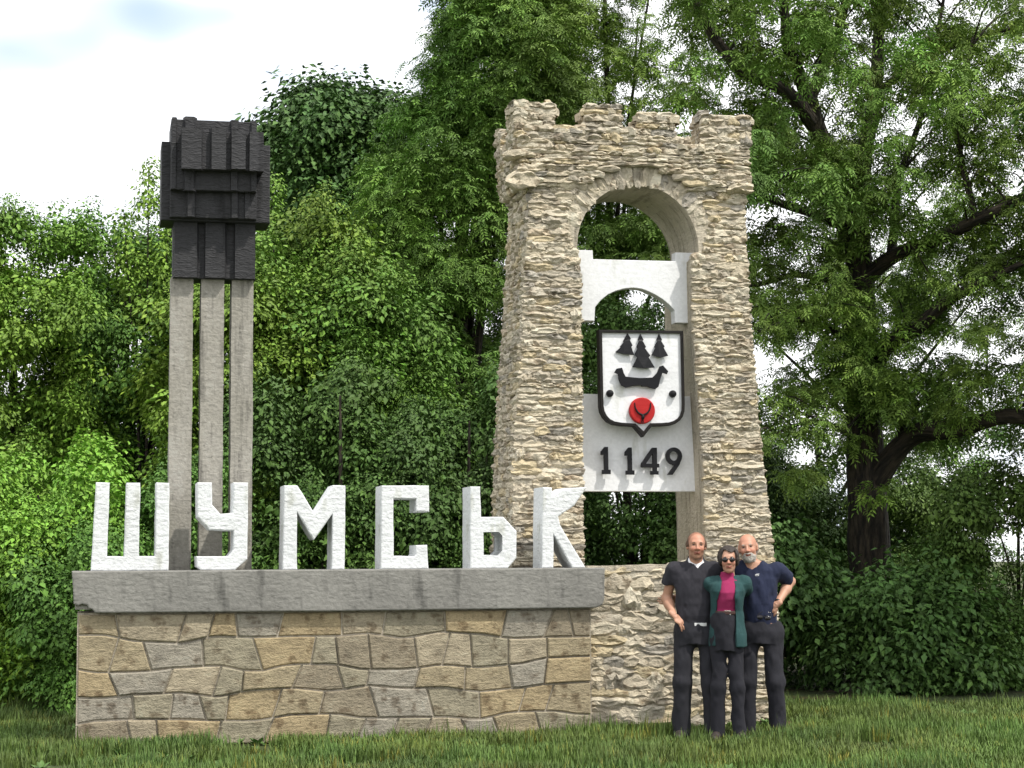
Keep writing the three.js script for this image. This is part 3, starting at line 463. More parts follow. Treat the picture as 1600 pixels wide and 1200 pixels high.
// hand: wrist at the origin, fingers along -y, palm towards -z, thumb on the +x side (mirror with s)
function handPrims(s, curl, spread = 1) {
  const P = [cap([0, 0.03, 0], [0, -0.02, 0], 0.027, 0.030, 0.72), cap([-0.022 * s, -0.055, 0], [0.020 * s, -0.05, 0], 0.026, 0.027, 0.5), cap([-0.020 * s, -0.082, 0], [0.024 * s, -0.082, 0], 0.017, 0.018, 0.7)];
  const F = [], roots = [[0.030, -0.088, 0.038], [0.011, -0.094, 0.043], [-0.009, -0.091, 0.040], [-0.027, -0.082, 0.032]];
  roots.forEach(([x, y, L], i) => { let p = [x * s, y, 0], a = 0.15, side = (x - 0.002) * 4 * spread * s; const seg = [L, L * 0.68, L * 0.55], rad = [0.0092, 0.0085, 0.0078, 0.0066]; const chain = []; for (let k = 0; k < 3; k++) { a += curl * (k ? 0.9 : 0.6); const q = [p[0] + Math.sin(side) * seg[k] * Math.cos(a), p[1] - Math.cos(a) * seg[k], p[2] - Math.sin(a) * seg[k]]; chain.push(cap(p, q, rad[k], rad[k + 1])); p = q; } F.push(blend(chain, 0.003)); });
  const t0 = [0.028 * s, -0.025, -0.006], t1 = [0.052 * s, -0.058, -0.016], t2 = [0.058 * s, -0.088, -0.026], t3 = [0.052 * s, -0.110, -0.034];
  F.push(blend([cap(t0, t1, 0.015, 0.0115), cap(t1, t2, 0.0112, 0.0098), cap(t2, t3, 0.0098, 0.0075)], 0.005));
  const palm = blend(P, 0.014); return (x, y, z) => { let v = palm(x, y, z); for (const f of F) v = smin(v, f(x, y, z), 0.004); return v; };
}
function handMesh(at, rot, s, curl, skin, spread) { const g = meshField(handPrims(s, curl, spread), [-0.075, -0.215, -0.11], [0.075, 0.06, 0.045], 0.0035); g.applyQuaternion(new THREE.Quaternion().setFromEuler(new THREE.Euler(...rot, 'YXZ'))); g.translate(...at); return paint(g, () => skin); }
const skinMat = new THREE.MeshPhysicalMaterial({ vertexColors: true, roughness: 0.55, sheen: 0.15, sheenRoughness: 0.6 });
const cloth = (r, g, b, k = 0.0015) => std({ color: C(r, g, b), bumpMap: clothBump, bumpScale: k, roughness: 0.95 });
const crease = (f, amp, fx, fy, seed) => (x, y, z) => { const v = f(x, y, z); return v > 0.03 || v < -0.03 ? v : v + amp * (fbm3(x * fx + seed, y * fy, z * fx, 3) - 0.5); };

function person(label, at, turn, o) {
  const t = thing('person', label, 'person', at, turn, 'people posing before the tower'), J = o.joints, skin = o.skin, geos = [];
  // body under the clothes: torso, arms and legs, one surface
  const arm = (s, e, w, k = 1) => [cap(s, e, 0.050 * k, 0.040 * k), cap(e, V3(e, w, 0.35), 0.040 * k, 0.042 * k), cap(V3(e, w, 0.35), w, 0.042 * k, 0.026 * k)];
  const bodyPrims = [trunk(o.rows, -0.016), cap(J.chest, J.neck, 0.07, 0.055), ...arm(J.sR, J.eR, J.wR, o.k), ...arm(J.sL, J.eL, J.wL, o.k)];
  for (const q of [[J.hR, J.kR, J.aR], [J.hL, J.kL, J.aL]]) bodyPrims.push(cap(q[0], q[1], 0.056, 0.042), cap(q[1], q[2], 0.042, 0.030));
  const [blo, bhi] = box2([J.chest, J.pelvis, J.neck, J.sR, J.eR, J.wR, J.sL, J.eL, J.wL, J.aR, J.aL], 0.16); blo[1] = 0.03;
  geos.push(paint(meshField(blend(bodyPrims, 0.03), blo, bhi, 0.013), () => skin));
  // head with its neck, turned on the shoulders
  const hq = new THREE.Quaternion().setFromEuler(new THREE.Euler(...o.headTurn, 'YXZ')), put = g => g.scale(o.headScale ?? 1, o.headScale ?? 1, o.headScale ?? 1).applyQuaternion(hq).translate(...J.head);
  const hf = headField(o.face); geos.push(put(paint(meshField(hf, [-0.1, -0.21, -0.12], [0.1, 0.13, 0.135], 0.0031), headColor(o.face))));
  for (const h of o.hands) geos.push(handMesh(h.at, h.rot, h.s, h.curl, skin, h.spread));
  part('body', mergeGeometries(geos), skinMat, t);
  // hair, beard: shells over the head
  for (const [name, color, fn, cell] of o.hair ?? []) part(name, put(meshField(fn(hf), [-0.12, -0.14, -0.15], [0.12, 0.15, 0.14], cell ?? 0.0040)), std({ color: C(...color), bumpMap: rockBump, bumpScale: 0.004, roughness: 0.7 }), t);
  o.extra?.(t, put, hf); return t;
}
// trousers and shoes, alike for all three
function lower(t, J, waistY, hw, color, shoe, rows) {
  const prims = [trunk([[J.hR[1] - 0.08, J.pelvis[0], hw * 0.98, 0.12, 0], [J.hR[1] + 0.02, J.pelvis[0], hw * 1.06, 0.125, 0], [waistY, J.pelvis[0], hw * 0.97, 0.112, 0]]), cap([J.pelvis[0] - hw * 0.45, waistY - 0.06, J.pelvis[2]], [J.pelvis[0] + hw * 0.45, waistY - 0.06, J.pelvis[2]], hw * 0.62, hw * 0.62, 0.95), cap([J.pelvis[0] - hw * 0.4, J.hR[1], J.pelvis[2]], [J.pelvis[0] + hw * 0.4, J.hR[1], J.pelvis[2]], hw * 0.68, hw * 0.68, 0.95)];
  for (const q of [[J.hR, J.kR, J.aR], [J.hL, J.kL, J.aL]]) prims.push(cap(q[0], q[1], Math.max(hw * 0.56, 0.078), hw * 0.30 + 0.030), cap(q[1], [q[2][0], 0.05, q[2][2]], hw * 0.30 + 0.028, hw * 0.2 + 0.035, 1, true));
  const f = blend(prims, 0.035), top = waistY; const [lo, hi] = box2([J.hR, J.hL, J.aR, J.aL, [J.pelvis[0], waistY, J.pelvis[2]]], 0.16); lo[1] = 0.0; hi[1] = waistY + 0.03;
  part('trousers', meshField(crease((x, y, z) => Math.max(f(x, y, z), y - top), 0.05, 9, 5, 3), lo, hi, 0.011), cloth(...color), t);
  for (const a of [J.aR, J.aL]) { const s = a[0] < J.pelvis[0] ? -1 : 1, sf = blend([cap([a[0], 0.045, a[2] - 0.03], [a[0] + s * 0.02, 0.042, a[2] + 0.10], 0.042, 0.043), cap([a[0] + s * 0.02, 0.034, a[2] + 0.10], [a[0] + s * 0.035, 0.03, a[2] + 0.18], 0.042, 0.034), cap([a[0], 0.05, a[2] - 0.02], [a[0], 0.10, a[2] - 0.01], 0.045, 0.045)], 0.02); part('shoe', meshField((x, y, z) => Math.max(sf(x, y, z), 0.002 - y), [a[0] - 0.12, -0.02, a[2] - 0.12], [a[0] + 0.12, 0.14, a[2] + 0.26], 0.008), std({ color: C(...shoe), roughness: 0.6 }), t); }
}
const PX = 1 / 179.4;
{ // man in the charcoal shirt
  const J = { pelvis: [0, 0.96, 0], chest: [-0.01, 1.34, 0], neck: [0, 1.50, -0.01], head: [0.013, 1.660, 0.03], sR: [-0.182, 1.452, -0.01], eR: [-0.247, 1.205, -0.075], wR: [-0.190, 1.065, 0.095], sL: [0.182, 1.452, -0.03], eL: [0.33, 1.26, -0.22], wL: [0.385, 1.40, -0.10], hR: [-0.095, 0.90, 0], kR: [-0.12, 0.48, 0.02], aR: [-0.135, 0.08, -0.02], hL: [0.095, 0.90, 0], kL: [0.115, 0.48, 0.03], aL: [0.13, 0.08, 0] };
  const skin = [0.44, 0.235, 0.155], rows = [[0.90, -0.005, 0.160, 0.115, 0], [0.985, -0.008, 0.158, 0.118, 0.005], [1.06, -0.010, 0.155, 0.124, 0.012], [1.16, -0.012, 0.158, 0.126, 0.012], [1.28, -0.008, 0.172, 0.120, 0.005], [1.38, -0.004, 0.188, 0.112, -0.004], [1.45, 0, 0.185, 0.096, -0.012], [1.495, 0, 0.14, 0.084, -0.018], [1.525, 0.003, 0.085, 0.074, -0.02], [1.575, 0.006, 0.070, 0.070, -0.02]];
  person('smiling man in a charcoal polo over a white tee, hand at his pocket', new THREE.Vector3(1.578, 0, -16.72), -0.05, {
    joints: J, skin, rows, k: 1.0, headTurn: [0.03, 0.06, -0.03], headScale: 1.0, face: { skin, brow: [0.13, 0.07, 0.04], stubble: true, scalp: [0.085, 0.045, 0.025], neck: 1.05, ruddy: true },
    hands: [{ at: J.wR, rot: [-0.62, 0.5, 0.55], s: 1, curl: 0.3, spread: 1 }, { at: J.wL, rot: [2.4, 0.4, 0.6], s: -1, curl: 0.45 }],
    hair: [['hair', [0.085, 0.045, 0.025], hf => (x, y, z) => { const v = hf(x, y, z) - 0.0028 - 0.003 * noise3(x * 90, y * 90, z * 90), side = Math.max(0.060 - Math.abs(x) + Math.max(0, y - 0.04) * 0.5, z - 0.028 + Math.max(0, y - 0.03) * 0.3, y - 0.085, -0.015 - y + Math.max(0, z) * 0.5), back = Math.max(z + 0.035, -0.075 - y, y - 0.10); return Math.max(v, Math.min(side, back)); }]],
    extra: (t) => {
      const sleeve = (s, e, u) => cap(s, V3(s, e, u), 0.078, 0.072, 1, true);
      const torso = [trunk(rows), cap([-0.165, 1.448, -0.01], [0.165, 1.448, -0.02], 0.066, 0.066), sleeve(J.sR, J.eR, 0.50), sleeve(J.sL, J.eL, 0.6)];
      const f = blend(torso, 0.045), V = (x, y, z) => { const h = (y - 1.448) * 0.80; return z > 0 ? Math.max(Math.abs(x - 0.018) - h, 0.02 - z) : 9; };
      part('shirt', meshField(crease((x, y, z) => Math.max(f(x, y, z), 0.985 - y, -V(x, y, z)), 0.05, 11, 6, 1), [-0.36, 0.95, -0.32], [0.42, 1.66, 0.2], 0.010), cloth(0.021, 0.020, 0.027), t);
      part('undershirt', meshField((x, y, z) => Math.max(f(x, y, z) + 0.006, 1.40 - y, Math.abs(x) - 0.11, y - 1.565 + Math.max(0, z) * 0.55), [-0.13, 1.38, -0.14], [0.13, 1.60, 0.15], 0.006), cloth(0.72, 0.72, 0.74), t);
      part('shirt_tail', meshField((x, y, z) => Math.max(f(x, 1.0, z) - 0.002, Math.abs(y - 0.985) - 0.016, Math.abs(x - 0.035) - 0.055, -z), [-0.05, 0.95, -0.02], [0.12, 1.03, 0.16], 0.006), cloth(0.66, 0.66, 0.66), t);
      lower(t, J, 1.02, 0.165, [0.018, 0.018, 0.024], [0.03, 0.025, 0.02]);
    } });
}
{ // woman between them
  const J = { pelvis: [-0.02, 0.90, 0], chest: [0, 1.25, 0], neck: [0.005, 1.39, -0.015], head: [0.015, 1.533, 0.02], sR: [-0.140, 1.335, -0.03], eR: [-0.25, 1.14, -0.33], wR: [-0.43, 1.20, -0.315], sL: [0.140, 1.335, -0.03], eL: [0.27, 1.15, -0.40], wL: [0.445, 1.19, -0.33], hR: [-0.075, 0.85, 0], kR: [-0.085, 0.45, 0.03], aR: [-0.10, 0.08, 0], hL: [0.055, 0.85, 0], kL: [0.07, 0.45, 0.03], aL: [0.085, 0.08, 0.02] };
  const skin = [0.43, 0.235, 0.160], rows = [[0.86, -0.015, 0.125, 0.105, 0], [1.07, -0.012, 0.100, 0.092, 0], [1.12, -0.01, 0.100, 0.094, 0], [1.20, -0.004, 0.114, 0.112, 0.012], [1.26, 0, 0.126, 0.116, 0.014], [1.32, 0.002, 0.138, 0.094, 0], [1.36, 0.004, 0.115, 0.076, -0.006], [1.39, 0.005, 0.066, 0.062, -0.008], [1.437, 0.007, 0.058, 0.058, -0.002]];
  person('woman in a magenta turtleneck and teal jacket wearing sunglasses, between two men', new THREE.Vector3(1.838, 0, -16.58), -0.06, {
    joints: J, skin, rows, k: 0.82, headTurn: [0.0, -0.05, 0.03], headScale: 0.93, face: { skin, brow: [0.05, 0.035, 0.03], neck: 0.85, wide: 0.96 },
    hands: [{ at: [-0.425, 1.21, -0.29], rot: [0.3, 0.5, -1.35], s: 1, curl: 0.5 }, { at: [0.470, 1.195, -0.24], rot: [0.15, -1.1, -1.45], s: 1, curl: 0.28 }],
    hair: [['hair', [0.030, 0.022, 0.019], hf => { const v = blend([ell([0, 0.042, -0.018], [0.094, 0.096, 0.110]), ell([-0.072, 0.012, -0.02], [0.026, 0.055, 0.055]), ell([0.074, 0.012, -0.02], [0.026, 0.055, 0.055]), ell([0, -0.03, -0.07], [0.07, 0.07, 0.045])], 0.02); return (x, y, z) => Math.max(v(x, y, z) - 0.010 * (noise3(x * 55, y * 40, z * 55) - 0.4), Math.min(z - 0.035 - 0.02 * noise3(x * 60, 3, 1), 0.082 - y - 0.012 * Math.sin(x * 50) + Math.abs(x) * 0.15) * (z > 0 ? 1 : 0) - (z > 0 ? 0 : 1), -0.085 - y); }]],
    extra: (t, put) => {
      const lens = []; for (const s of [-1, 1]) { lens.push(new THREE.SphereGeometry(1, 20, 12).scale(0.027, 0.021, 0.007).rotateY(s * 0.22).translate(s * 0.033, 0.006, 0.098)); lens.push(tube([[s * 0.058, 0.012, 0.09], [s * 0.075, 0.012, 0.05], [s * 0.08, 0.008, -0.01]], [0.003, 0.003, 0.003], 6, 6, 0).toNonIndexed()); }
      lens.push(tube([[-0.012, 0.012, 0.103], [0, 0.016, 0.108], [0.012, 0.012, 0.103]], [0.003, 0.003, 0.003], 5, 6, 0).toNonIndexed());
      part('sunglasses', put(mergeGeometries(lens.map(l => { const n = l.index ? l.toNonIndexed() : l; return n; }))), std({ color: C(0.012, 0.010, 0.012), roughness: 0.12 }), t);
      const top = blend([trunk(rows), cap([-0.12, 1.335, -0.03], [0.12, 1.335, -0.03], 0.05, 0.05)], 0.03);
      part('turtleneck', meshField(crease((x, y, z) => Math.max(top(x, y, z), 1.07 - y, y - 1.437), 0.02, 11, 7, 5), [-0.22, 1.04, -0.16], [0.22, 1.46, 0.17], 0.009), cloth(0.27, 0.018, 0.085), t);
      const jb = blend([trunk([[0.66, 0, 0.168, 0.135, 0.005], [0.90, 0, 0.155, 0.135, 0.006], [1.10, -0.004, 0.138, 0.112, 0], [1.20, 0, 0.144, 0.136, 0.012], [1.27, 0.002, 0.152, 0.140, 0.012], [1.33, 0.002, 0.155, 0.114, -0.002], [1.375, 0.004, 0.115, 0.082, -0.015], [1.40, 0.005, 0.078, 0.072, -0.02]]), cap([-0.14, 1.335, -0.03], [0.14, 1.335, -0.03], 0.062, 0.062), cap(J.sR, J.eR, 0.062, 0.055), cap(J.eR, J.wR, 0.055, 0.045, 1, true), cap(J.sL, J.eL, 0.062, 0.055), cap(J.eL, J.wL, 0.055, 0.045, 1, true)], 0.035);
      const gapW = line([[0.7, 0.092], [1.0, 0.080], [1.12, 0.072], [1.25, 0.062], [1.36, 0.045], [1.45, 0.07]]), mid = line([[0.8, -0.02], [1.1, -0.018], [1.35, 0.0]]);
      part('jacket', meshField(crease((x, y, z) => { const v = jb(x, y, z), open = z > 0.02 ? gapW(y) - Math.abs(x - mid(y)) : (y > 1.38 ? 0.06 - Math.hypot(x, z + 0.01) : -1); return Math.max(v, open, 0.80 - y); }, 0.04, 11, 6, 9), [-0.5, 0.64, -0.47], [0.52, 1.46, 0.18], 0.009), cloth(0.016, 0.058, 0.060, 0.004), t);
      lower(t, J, 1.085, 0.112, [0.012, 0.012, 0.018], [0.03, 0.022, 0.02]);
      const belt = meshField((x, y, z) => Math.max(Math.hypot((x + 0.014) / 1.02, z / 1.08) - 0.110, -(Math.hypot((x + 0.014) / 1.02, z / 1.08) - 0.092), Math.abs(y - 1.088) - 0.016), [-0.22, 1.06, -0.13], [0.2, 1.12, 0.13], 0.006);
      const bp = part('belt', belt, std({ color: C(0.045, 0.018, 0.014), roughness: 0.4 }), t);
      const ring = plate([[-0.026, -0.021], [0.026, -0.021], [0.026, 0.021], [-0.026, 0.021]], 0, 0.006, 0.002, [[[-0.016, -0.012], [0.016, -0.012], [0.016, 0.012], [-0.016, 0.012]]], 1).translate(-0.005, 1.088, 0.113);
      part('buckle', ring, std({ color: C(0.8, 0.78, 0.72), metalness: 1, roughness: 0.25 }), bp);
    } });
}
{ // bearded man in the navy shirt
  const J = { pelvis: [0.01, 0.95, 0], chest: [0.005, 1.33, 0], neck: [-0.035, 1.495, -0.005], head: [-0.088, 1.640, 0.03], sR: [-0.165, 1.435, -0.03], eR: [-0.28, 1.25, -0.24], wR: [-0.36, 1.38, -0.16], sL: [0.158, 1.435, -0.01], eL: [0.285, 1.345, -0.14], wL: [0.150, 1.150, 0.085], hR: [-0.085, 0.90, 0], kR: [-0.11, 0.48, 0.03], aR: [-0.12, 0.08, 0.0], hL: [0.105, 0.90, 0], kL: [0.125, 0.48, 0.02], aL: [0.14, 0.08, -0.02] };
  const skin = [0.47, 0.255, 0.172], rows = [[0.90, 0.01, 0.158, 0.115, 0], [0.97, 0.012, 0.156, 0.118, 0.004], [1.06, 0.010, 0.148, 0.124, 0.012], [1.16, 0.006, 0.146, 0.128, 0.016], [1.28, 0.004, 0.160, 0.122, 0.008], [1.37, 0.002, 0.178, 0.112, 0], [1.44, -0.004, 0.170, 0.096, -0.008], [1.485, -0.02, 0.128, 0.084, -0.012], [1.52, -0.035, 0.088, 0.078, -0.012]];
  person('bald man with a white beard in a navy shirt, hand on hip holding glasses', new THREE.Vector3(2.135, 0, -16.78), -0.08, {
    joints: J, skin, rows, k: 0.98, headTurn: [0.03, -0.12, 0.13], headScale: 1.0, face: { skin, brow: [0.42, 0.36, 0.30], neck: 1.05, ruddy: true },
    hands: [{ at: J.wL, rot: [-0.25, -0.5, -0.95], s: 1, curl: 0.42, spread: 0.8 }, { at: J.wR, rot: [2.0, 0, 0.6], s: 1, curl: 0.4 }],
    hair: [['beard', [0.50, 0.46, 0.42], hf => { const chin = ell([0, -0.098, 0.055], [0.034, 0.032, 0.030]); return (x, y, z) => { const nz = noise3(x * 110, y * 70, z * 110), mouth = z > 0.075 && Math.abs(x) < 0.021 ? 0.0085 - Math.abs(y + 0.062 - x * x * 7) : -1, shell = Math.max(hf(x, y, z) - 0.0025 - 0.004 * nz, y + 0.042 + Math.max(0, Math.abs(x) - 0.03) * 0.9, 0.012 - z, -0.125 - y, mouth), c = Math.max(chin(x, y, z) - 0.006 * (nz - 0.5), y + 0.080); return smin(shell, c, 0.008); }; }, 0.004], ['hair_fringe', [0.34, 0.31, 0.28], hf => (x, y, z) => Math.max(hf(x, y, z) - 0.0035 - 0.003 * noise3(x * 90, y * 90, z * 90), z + 0.005, y - 0.035, -0.075 - y, 0.045 - Math.abs(x) + (z < -0.06 ? -0.1 : 0))]],
    extra: (t) => {
      const sl = cap(J.sL, V3(J.sL, J.eL, 0.80), 0.080, 0.072, 1, true), sr = cap(J.sR, V3(J.sR, J.eR, 0.6), 0.078, 0.07, 1, true);
      const f = blend([trunk(rows), cap([-0.15, 1.435, -0.02], [0.145, 1.435, -0.01], 0.064, 0.064), sl, sr], 0.035);
      const hole = (x, y, z) => Math.max(0.078 - Math.hypot(x + 0.038, (y - 1.535) * 0.9, z - 0.01) , -1);
      const g = meshField(crease((x, y, z) => Math.max(f(x, y, z), 0.965 - y, hole(x, y, z)), 0.05, 11, 6, 21), [-0.36, 0.93, -0.34], [0.38, 1.60, 0.2], 0.010), sh = part('shirt', g, cloth(0.010, 0.015, 0.042), t);
      // small white mark on the chest: a slanted bar over two short strokes
      const mark = [plate([[-0.018, 0], [0.016, 0.003], [0.022, 0.012], [-0.008, 0.010]], 0, 0.004, 0, []), plate([[-0.016, -0.008], [-0.002, -0.008], [0.0, -0.003], [-0.014, -0.003]], 0, 0.004, 0, []), plate([[0.003, -0.008], [0.017, -0.007], [0.019, -0.002], [0.005, -0.003]], 0, 0.004, 0, [])];
      let z = 0.2; while (z > 0 && f(-0.018, 1.405, z) > 0) z -= 0.001;
      part('shirt_mark', mergeGeometries(mark).translate(-0.018, 1.405, z + 0.006), cloth(0.75, 0.75, 0.75), sh);
      lower(t, J, 1.0, 0.165, [0.014, 0.014, 0.020], [0.05, 0.035, 0.025]);
      const d = new THREE.Vector3(...J.eL).sub(new THREE.Vector3(...J.wL)).normalize(), wp = new THREE.Vector3(...J.wL).addScaledVector(d, 0.03), q = new THREE.Quaternion().setFromUnitVectors(new THREE.Vector3(0, 0, 1), d);
      const w = part('watch', new THREE.TorusGeometry(0.031, 0.007, 8, 28).scale(1, 1, 1.5).applyQuaternion(q).translate(wp.x, wp.y, wp.z), std({ color: C(0.02, 0.02, 0.02), roughness: 0.4 }), t);
      part('watch_face', new THREE.CylinderGeometry(0.016, 0.017, 0.008, 20).rotateX(Math.PI / 2).translate(wp.x + 0.010, wp.y + 0.002, wp.z + 0.036), std({ color: C(0.55, 0.55, 0.56), metalness: 0.8, roughness: 0.3 }), w);
    } });
  // the sunglasses dangling from his hand
  const o = thing('sunglasses', 'dark sunglasses dangling from the hand of the man in navy', 'sunglasses', new THREE.Vector3(2.150, 1.045, -16.565), -0.1);
  const S = std({ color: C(0.012, 0.010, 0.012), roughness: 0.15 });
  part('lens', new THREE.SphereGeometry(1, 18, 10).scale(0.026, 0.018, 0.006).translate(-0.035, 0, 0), S, o); part('lens', new THREE.SphereGeometry(1, 18, 10).scale(0.026, 0.018, 0.006).translate(0.030, -0.008, 0), S, o);
  part('frame', mergeGeometries([tube([[-0.06, 0.006, 0], [-0.035, 0.018, 0], [0, 0.008, 0.003], [0.03, 0.011, 0], [0.056, -0.002, 0]], [0.0028, 0.0028, 0.0028], 12, 6, 0), tube([[-0.06, 0.006, 0], [-0.045, 0.030, -0.004], [-0.01, 0.047, -0.006]], [0.0028, 0.0028], 8, 6, 0), tube([[0.056, -0.002, 0], [0.06, 0.030, -0.01], [0.035, 0.046, -0.012]], [0.0028, 0.0028], 8, 6, 0)]), S, o);
}
// ---------------------------------------------------------------- trees and shrubs
const leafMat = (r, g, b) => new THREE.MeshPhysicalMaterial({ color: C(r, g, b), roughness: 0.68, vertexColors: true, side: THREE.DoubleSide });
const leafMats = { ash: leafMat(0.120, 0.225, 0.034), bright: leafMat(0.125, 0.240, 0.025), mid: leafMat(0.085, 0.178, 0.023), dark: leafMat(0.055, 0.122, 0.023), lime: leafMat(0.155, 0.285, 0.03), shadedMid: leafMat(0.060, 0.128, 0.019) };  // last kind: mid with canopy shade put into its colour; dark lowered for undergrowth
function leafSpray(kind, seed, leaf) { // one twig end with its leaves; every leaf a folded blade
  const r = rng(seed), v = [], col = [], up = new THREE.Vector3(0, 1, 0);
  const blade = (base, dir, nrm, len, wid, t) => {
    const side = new THREE.Vector3().crossVectors(dir, nrm).normalize(), P = (a, s, d) => base.clone().addScaledVector(dir, a * len).addScaledVector(side, s * wid).addScaledVector(nrm, d * len);
    const b = P(0, 0, 0), l = P(0.42, 0.5, 0.06), tip = P(1, 0, -0.10), r1 = P(0.42, -0.5, 0.06);
    for (const f of [[b, tip, l], [b, r1, tip]]) for (const p of f) { v.push(p.x, p.y, p.z); col.push(t * (0.9 + 0.2 * t * 0.5), t, t * 0.9); }
  };
  if (kind === 'ash') {
    for (let k = 0; k < 5; k++) {
      const a = k * 2.4 + r() * 0.8, out = new THREE.Vector3(Math.cos(a), 0.35 - r() * 0.9, Math.sin(a)).normalize(), len = leaf * (3.0 + r() * 1.2), t = 0.8 + r() * 0.4;
      let p = new THREE.Vector3((r() - 0.5) * 0.1, (r() - 0.5) * 0.1, (r() - 0.5) * 0.1), d = out.clone();
      for (let q = 0; q < 6; q++) {
        p = p.clone().addScaledVector(d, len / 6); d = d.clone().add(new THREE.Vector3(0, -0.10, 0)).normalize();
        const nr = up.clone().addScaledVector(d, -d.y).normalize().add(new THREE.Vector3((r() - 0.5) * 0.6, 0, (r() - 0.5) * 0.6)).normalize(), sd = new THREE.Vector3().crossVectors(d, nr).normalize();
        if (q === 5) blade(p, d, nr, leaf, leaf * 0.34, t);
        else for (const s of [-1, 1]) blade(p, d.clone().multiplyScalar(0.6).addScaledVector(sd, s * 0.9).add(new THREE.Vector3(0, -0.25 * r(), 0)).normalize(), nr, leaf * (0.85 + r() * 0.3), leaf * 0.34, t * (0.92 + r() * 0.16));
      }
    }
  } else {
    const n = 26;
    for (let k = 0; k < n; k++) {
      const a = k * 2.4 + r(), el = (r() - 0.35) * 1.6, q = leaf * (0.4 + 2.9 * Math.sqrt(r())), d = new THREE.Vector3(Math.cos(a) * Math.cos(el), Math.sin(el) * 0.7 - 0.15, Math.sin(a) * Math.cos(el)).normalize();
      const p = d.clone().multiplyScalar(q).add(new THREE.Vector3(0, (r() - 0.3) * leaf * 2.0, 0)), nr = new THREE.Vector3((r() - 0.5) * 1.3, 1, (r() - 0.5) * 1.3).addScaledVector(d, 0.45).normalize();
      const dd = d.clone().addScaledVector(nr, -d.dot(nr)).add(new THREE.Vector3(0, -0.3, 0)).normalize();
      blade(p, dd, nr, leaf * (0.75 + r() * 0.5), leaf * (0.62 + r() * 0.12), 0.78 + r() * 0.44);
    }
  }
  const g = new THREE.BufferGeometry(); g.setAttribute('position', new THREE.Float32BufferAttribute(v, 3)); g.setAttribute('color', new THREE.Float32BufferAttribute(col, 3)); g.computeVertexNormals(); return g;
}
// a branch end: several sprays set loosely round it, one shoot standing up
function branchEnd(kind, leaf, n, R, flat, seed, shoot) {
  const r = rng(seed), base = [leafSpray(kind, seed + 1, leaf), leafSpray(kind, seed + 2, leaf), leafSpray(kind, seed + 3, leaf)], out = [], gs = () => (r() + r() + r() - 1.5) * 0.82;
  const add = (x, y, z, s) => { const g = base[Math.floor(r() * 3)].clone(), e = new THREE.Euler((r() - 0.5) * 0.9, r() * 6.283, (r() - 0.5) * 0.9); g.applyMatrix4(new THREE.Matrix4().compose(new THREE.Vector3(x, y, z), new THREE.Quaternion().setFromEuler(e), new THREE.Vector3(s, s, s))); const c = g.attributes.color, t = 0.82 + 0.36 * r(), w = 0.9 + 0.2 * r(); for (let i = 0; i < c.count; i++) c.setXYZ(i, c.getX(i) * t * w, c.getY(i) * t, c.getZ(i) * t); out.push(g); };
  for (let i = 0; i < n; i++) add(gs() * R, gs() * R * flat, gs() * R, 0.7 + 0.6 * r());
  for (let i = 0; i < shoot; i++) add(0.08 + (r() - 0.5) * 0.1, R * flat * 0.7 + i * 0.06, (r() - 0.5) * 0.1, 0.75 - 0.06 * i);
  return mergeGeometries(out);
}
const ends = { ash: branchEnd('ash', 0.060, 7, 0.24, 0.7, 100, 0), bright: branchEnd('broad', 0.056, 20, 0.30, 0.62, 200, 5), mid: branchEnd('broad', 0.052, 20, 0.28, 0.62, 300, 4), dark: branchEnd('broad', 0.074, 15, 0.32, 0.6, 400, 0), lime: branchEnd('broad', 0.055, 19, 0.27, 0.62, 500, 3), tip: branchEnd('broad', 0.055, 2, 0.07, 1, 600, 0) };
leafMats.tip = leafMats.bright; ends.shadedMid = ends.mid;
function foliage(o, kind, spots, seed, scale = 1) { // spots: [x, y, z] in the tree's own metres
  const r = rng(seed), m = new THREE.InstancedMesh(ends[kind], leafMats[kind], spots.length), q = new THREE.Quaternion(), e = new THREE.Euler(), M4 = new THREE.Matrix4(), c = new THREE.Color();
  spots.forEach(([x, y, z], i) => {
    e.set((r() - 0.5) * 0.7, r() * 6.283, (r() - 0.5) * 0.7); q.setFromEuler(e); const s = scale * (0.72 + r() * 0.6);
    m.setMatrixAt(i, M4.compose(new THREE.Vector3(x, y, z), q, new THREE.Vector3(s, s, s)));
    const n = noise3(x * 0.9 + seed, y * 0.9, z * 0.9), t = 0.72 + 0.5 * n + 0.2 * (r() - 0.5); c.setRGB(t * (0.82 + 0.4 * noise3(x * 0.5, y * 0.5 + seed, z * 0.5)), t, t * 0.95); m.setColorAt(i, c);
  });
  m.name = 'foliage'; m.userData.kind = 'stuff'; m.castShadow = m.receiveShadow = true; o.add(m); return m;
}
// leafy branch ends spread through a set of ellipsoids, each a loose flattened clump of sprays, with gaps between
function crownSpots(blobs, seed, gap = 0.40, freq = 1.5, hollow = 0.5, per = 20) {
  const r = rng(seed), out = [];
  for (const [cx, cy, cz, rx, ry, rz, n] of blobs) {
    let left = n, tries = 0;
    while (left > 0 && tries++ < n) {
      const a = r() * 6.2832, w = r() * 2 - 1, s = Math.sqrt(1 - w * w), dx = Math.cos(a) * s, dz = Math.sin(a) * s;
      if (dz < -0.45 && r() < 0.75) continue;
      const t = (1 - hollow * Math.pow(r(), 1.4)) * (0.72 + 0.5 * fbm3(dx * 2.6 + seed, w * 2.6 + cx, dz * 2.6 + cy, 3)), x = cx + dx * rx * t, y = cy + w * ry * t, z = cz + dz * rz * t;
      if (y < 0.1 || noise3(x * freq + seed, y * freq, z * freq) < gap) continue;
      out.push([x, y, z]); left -= per;
    }
  }
  return out;
}
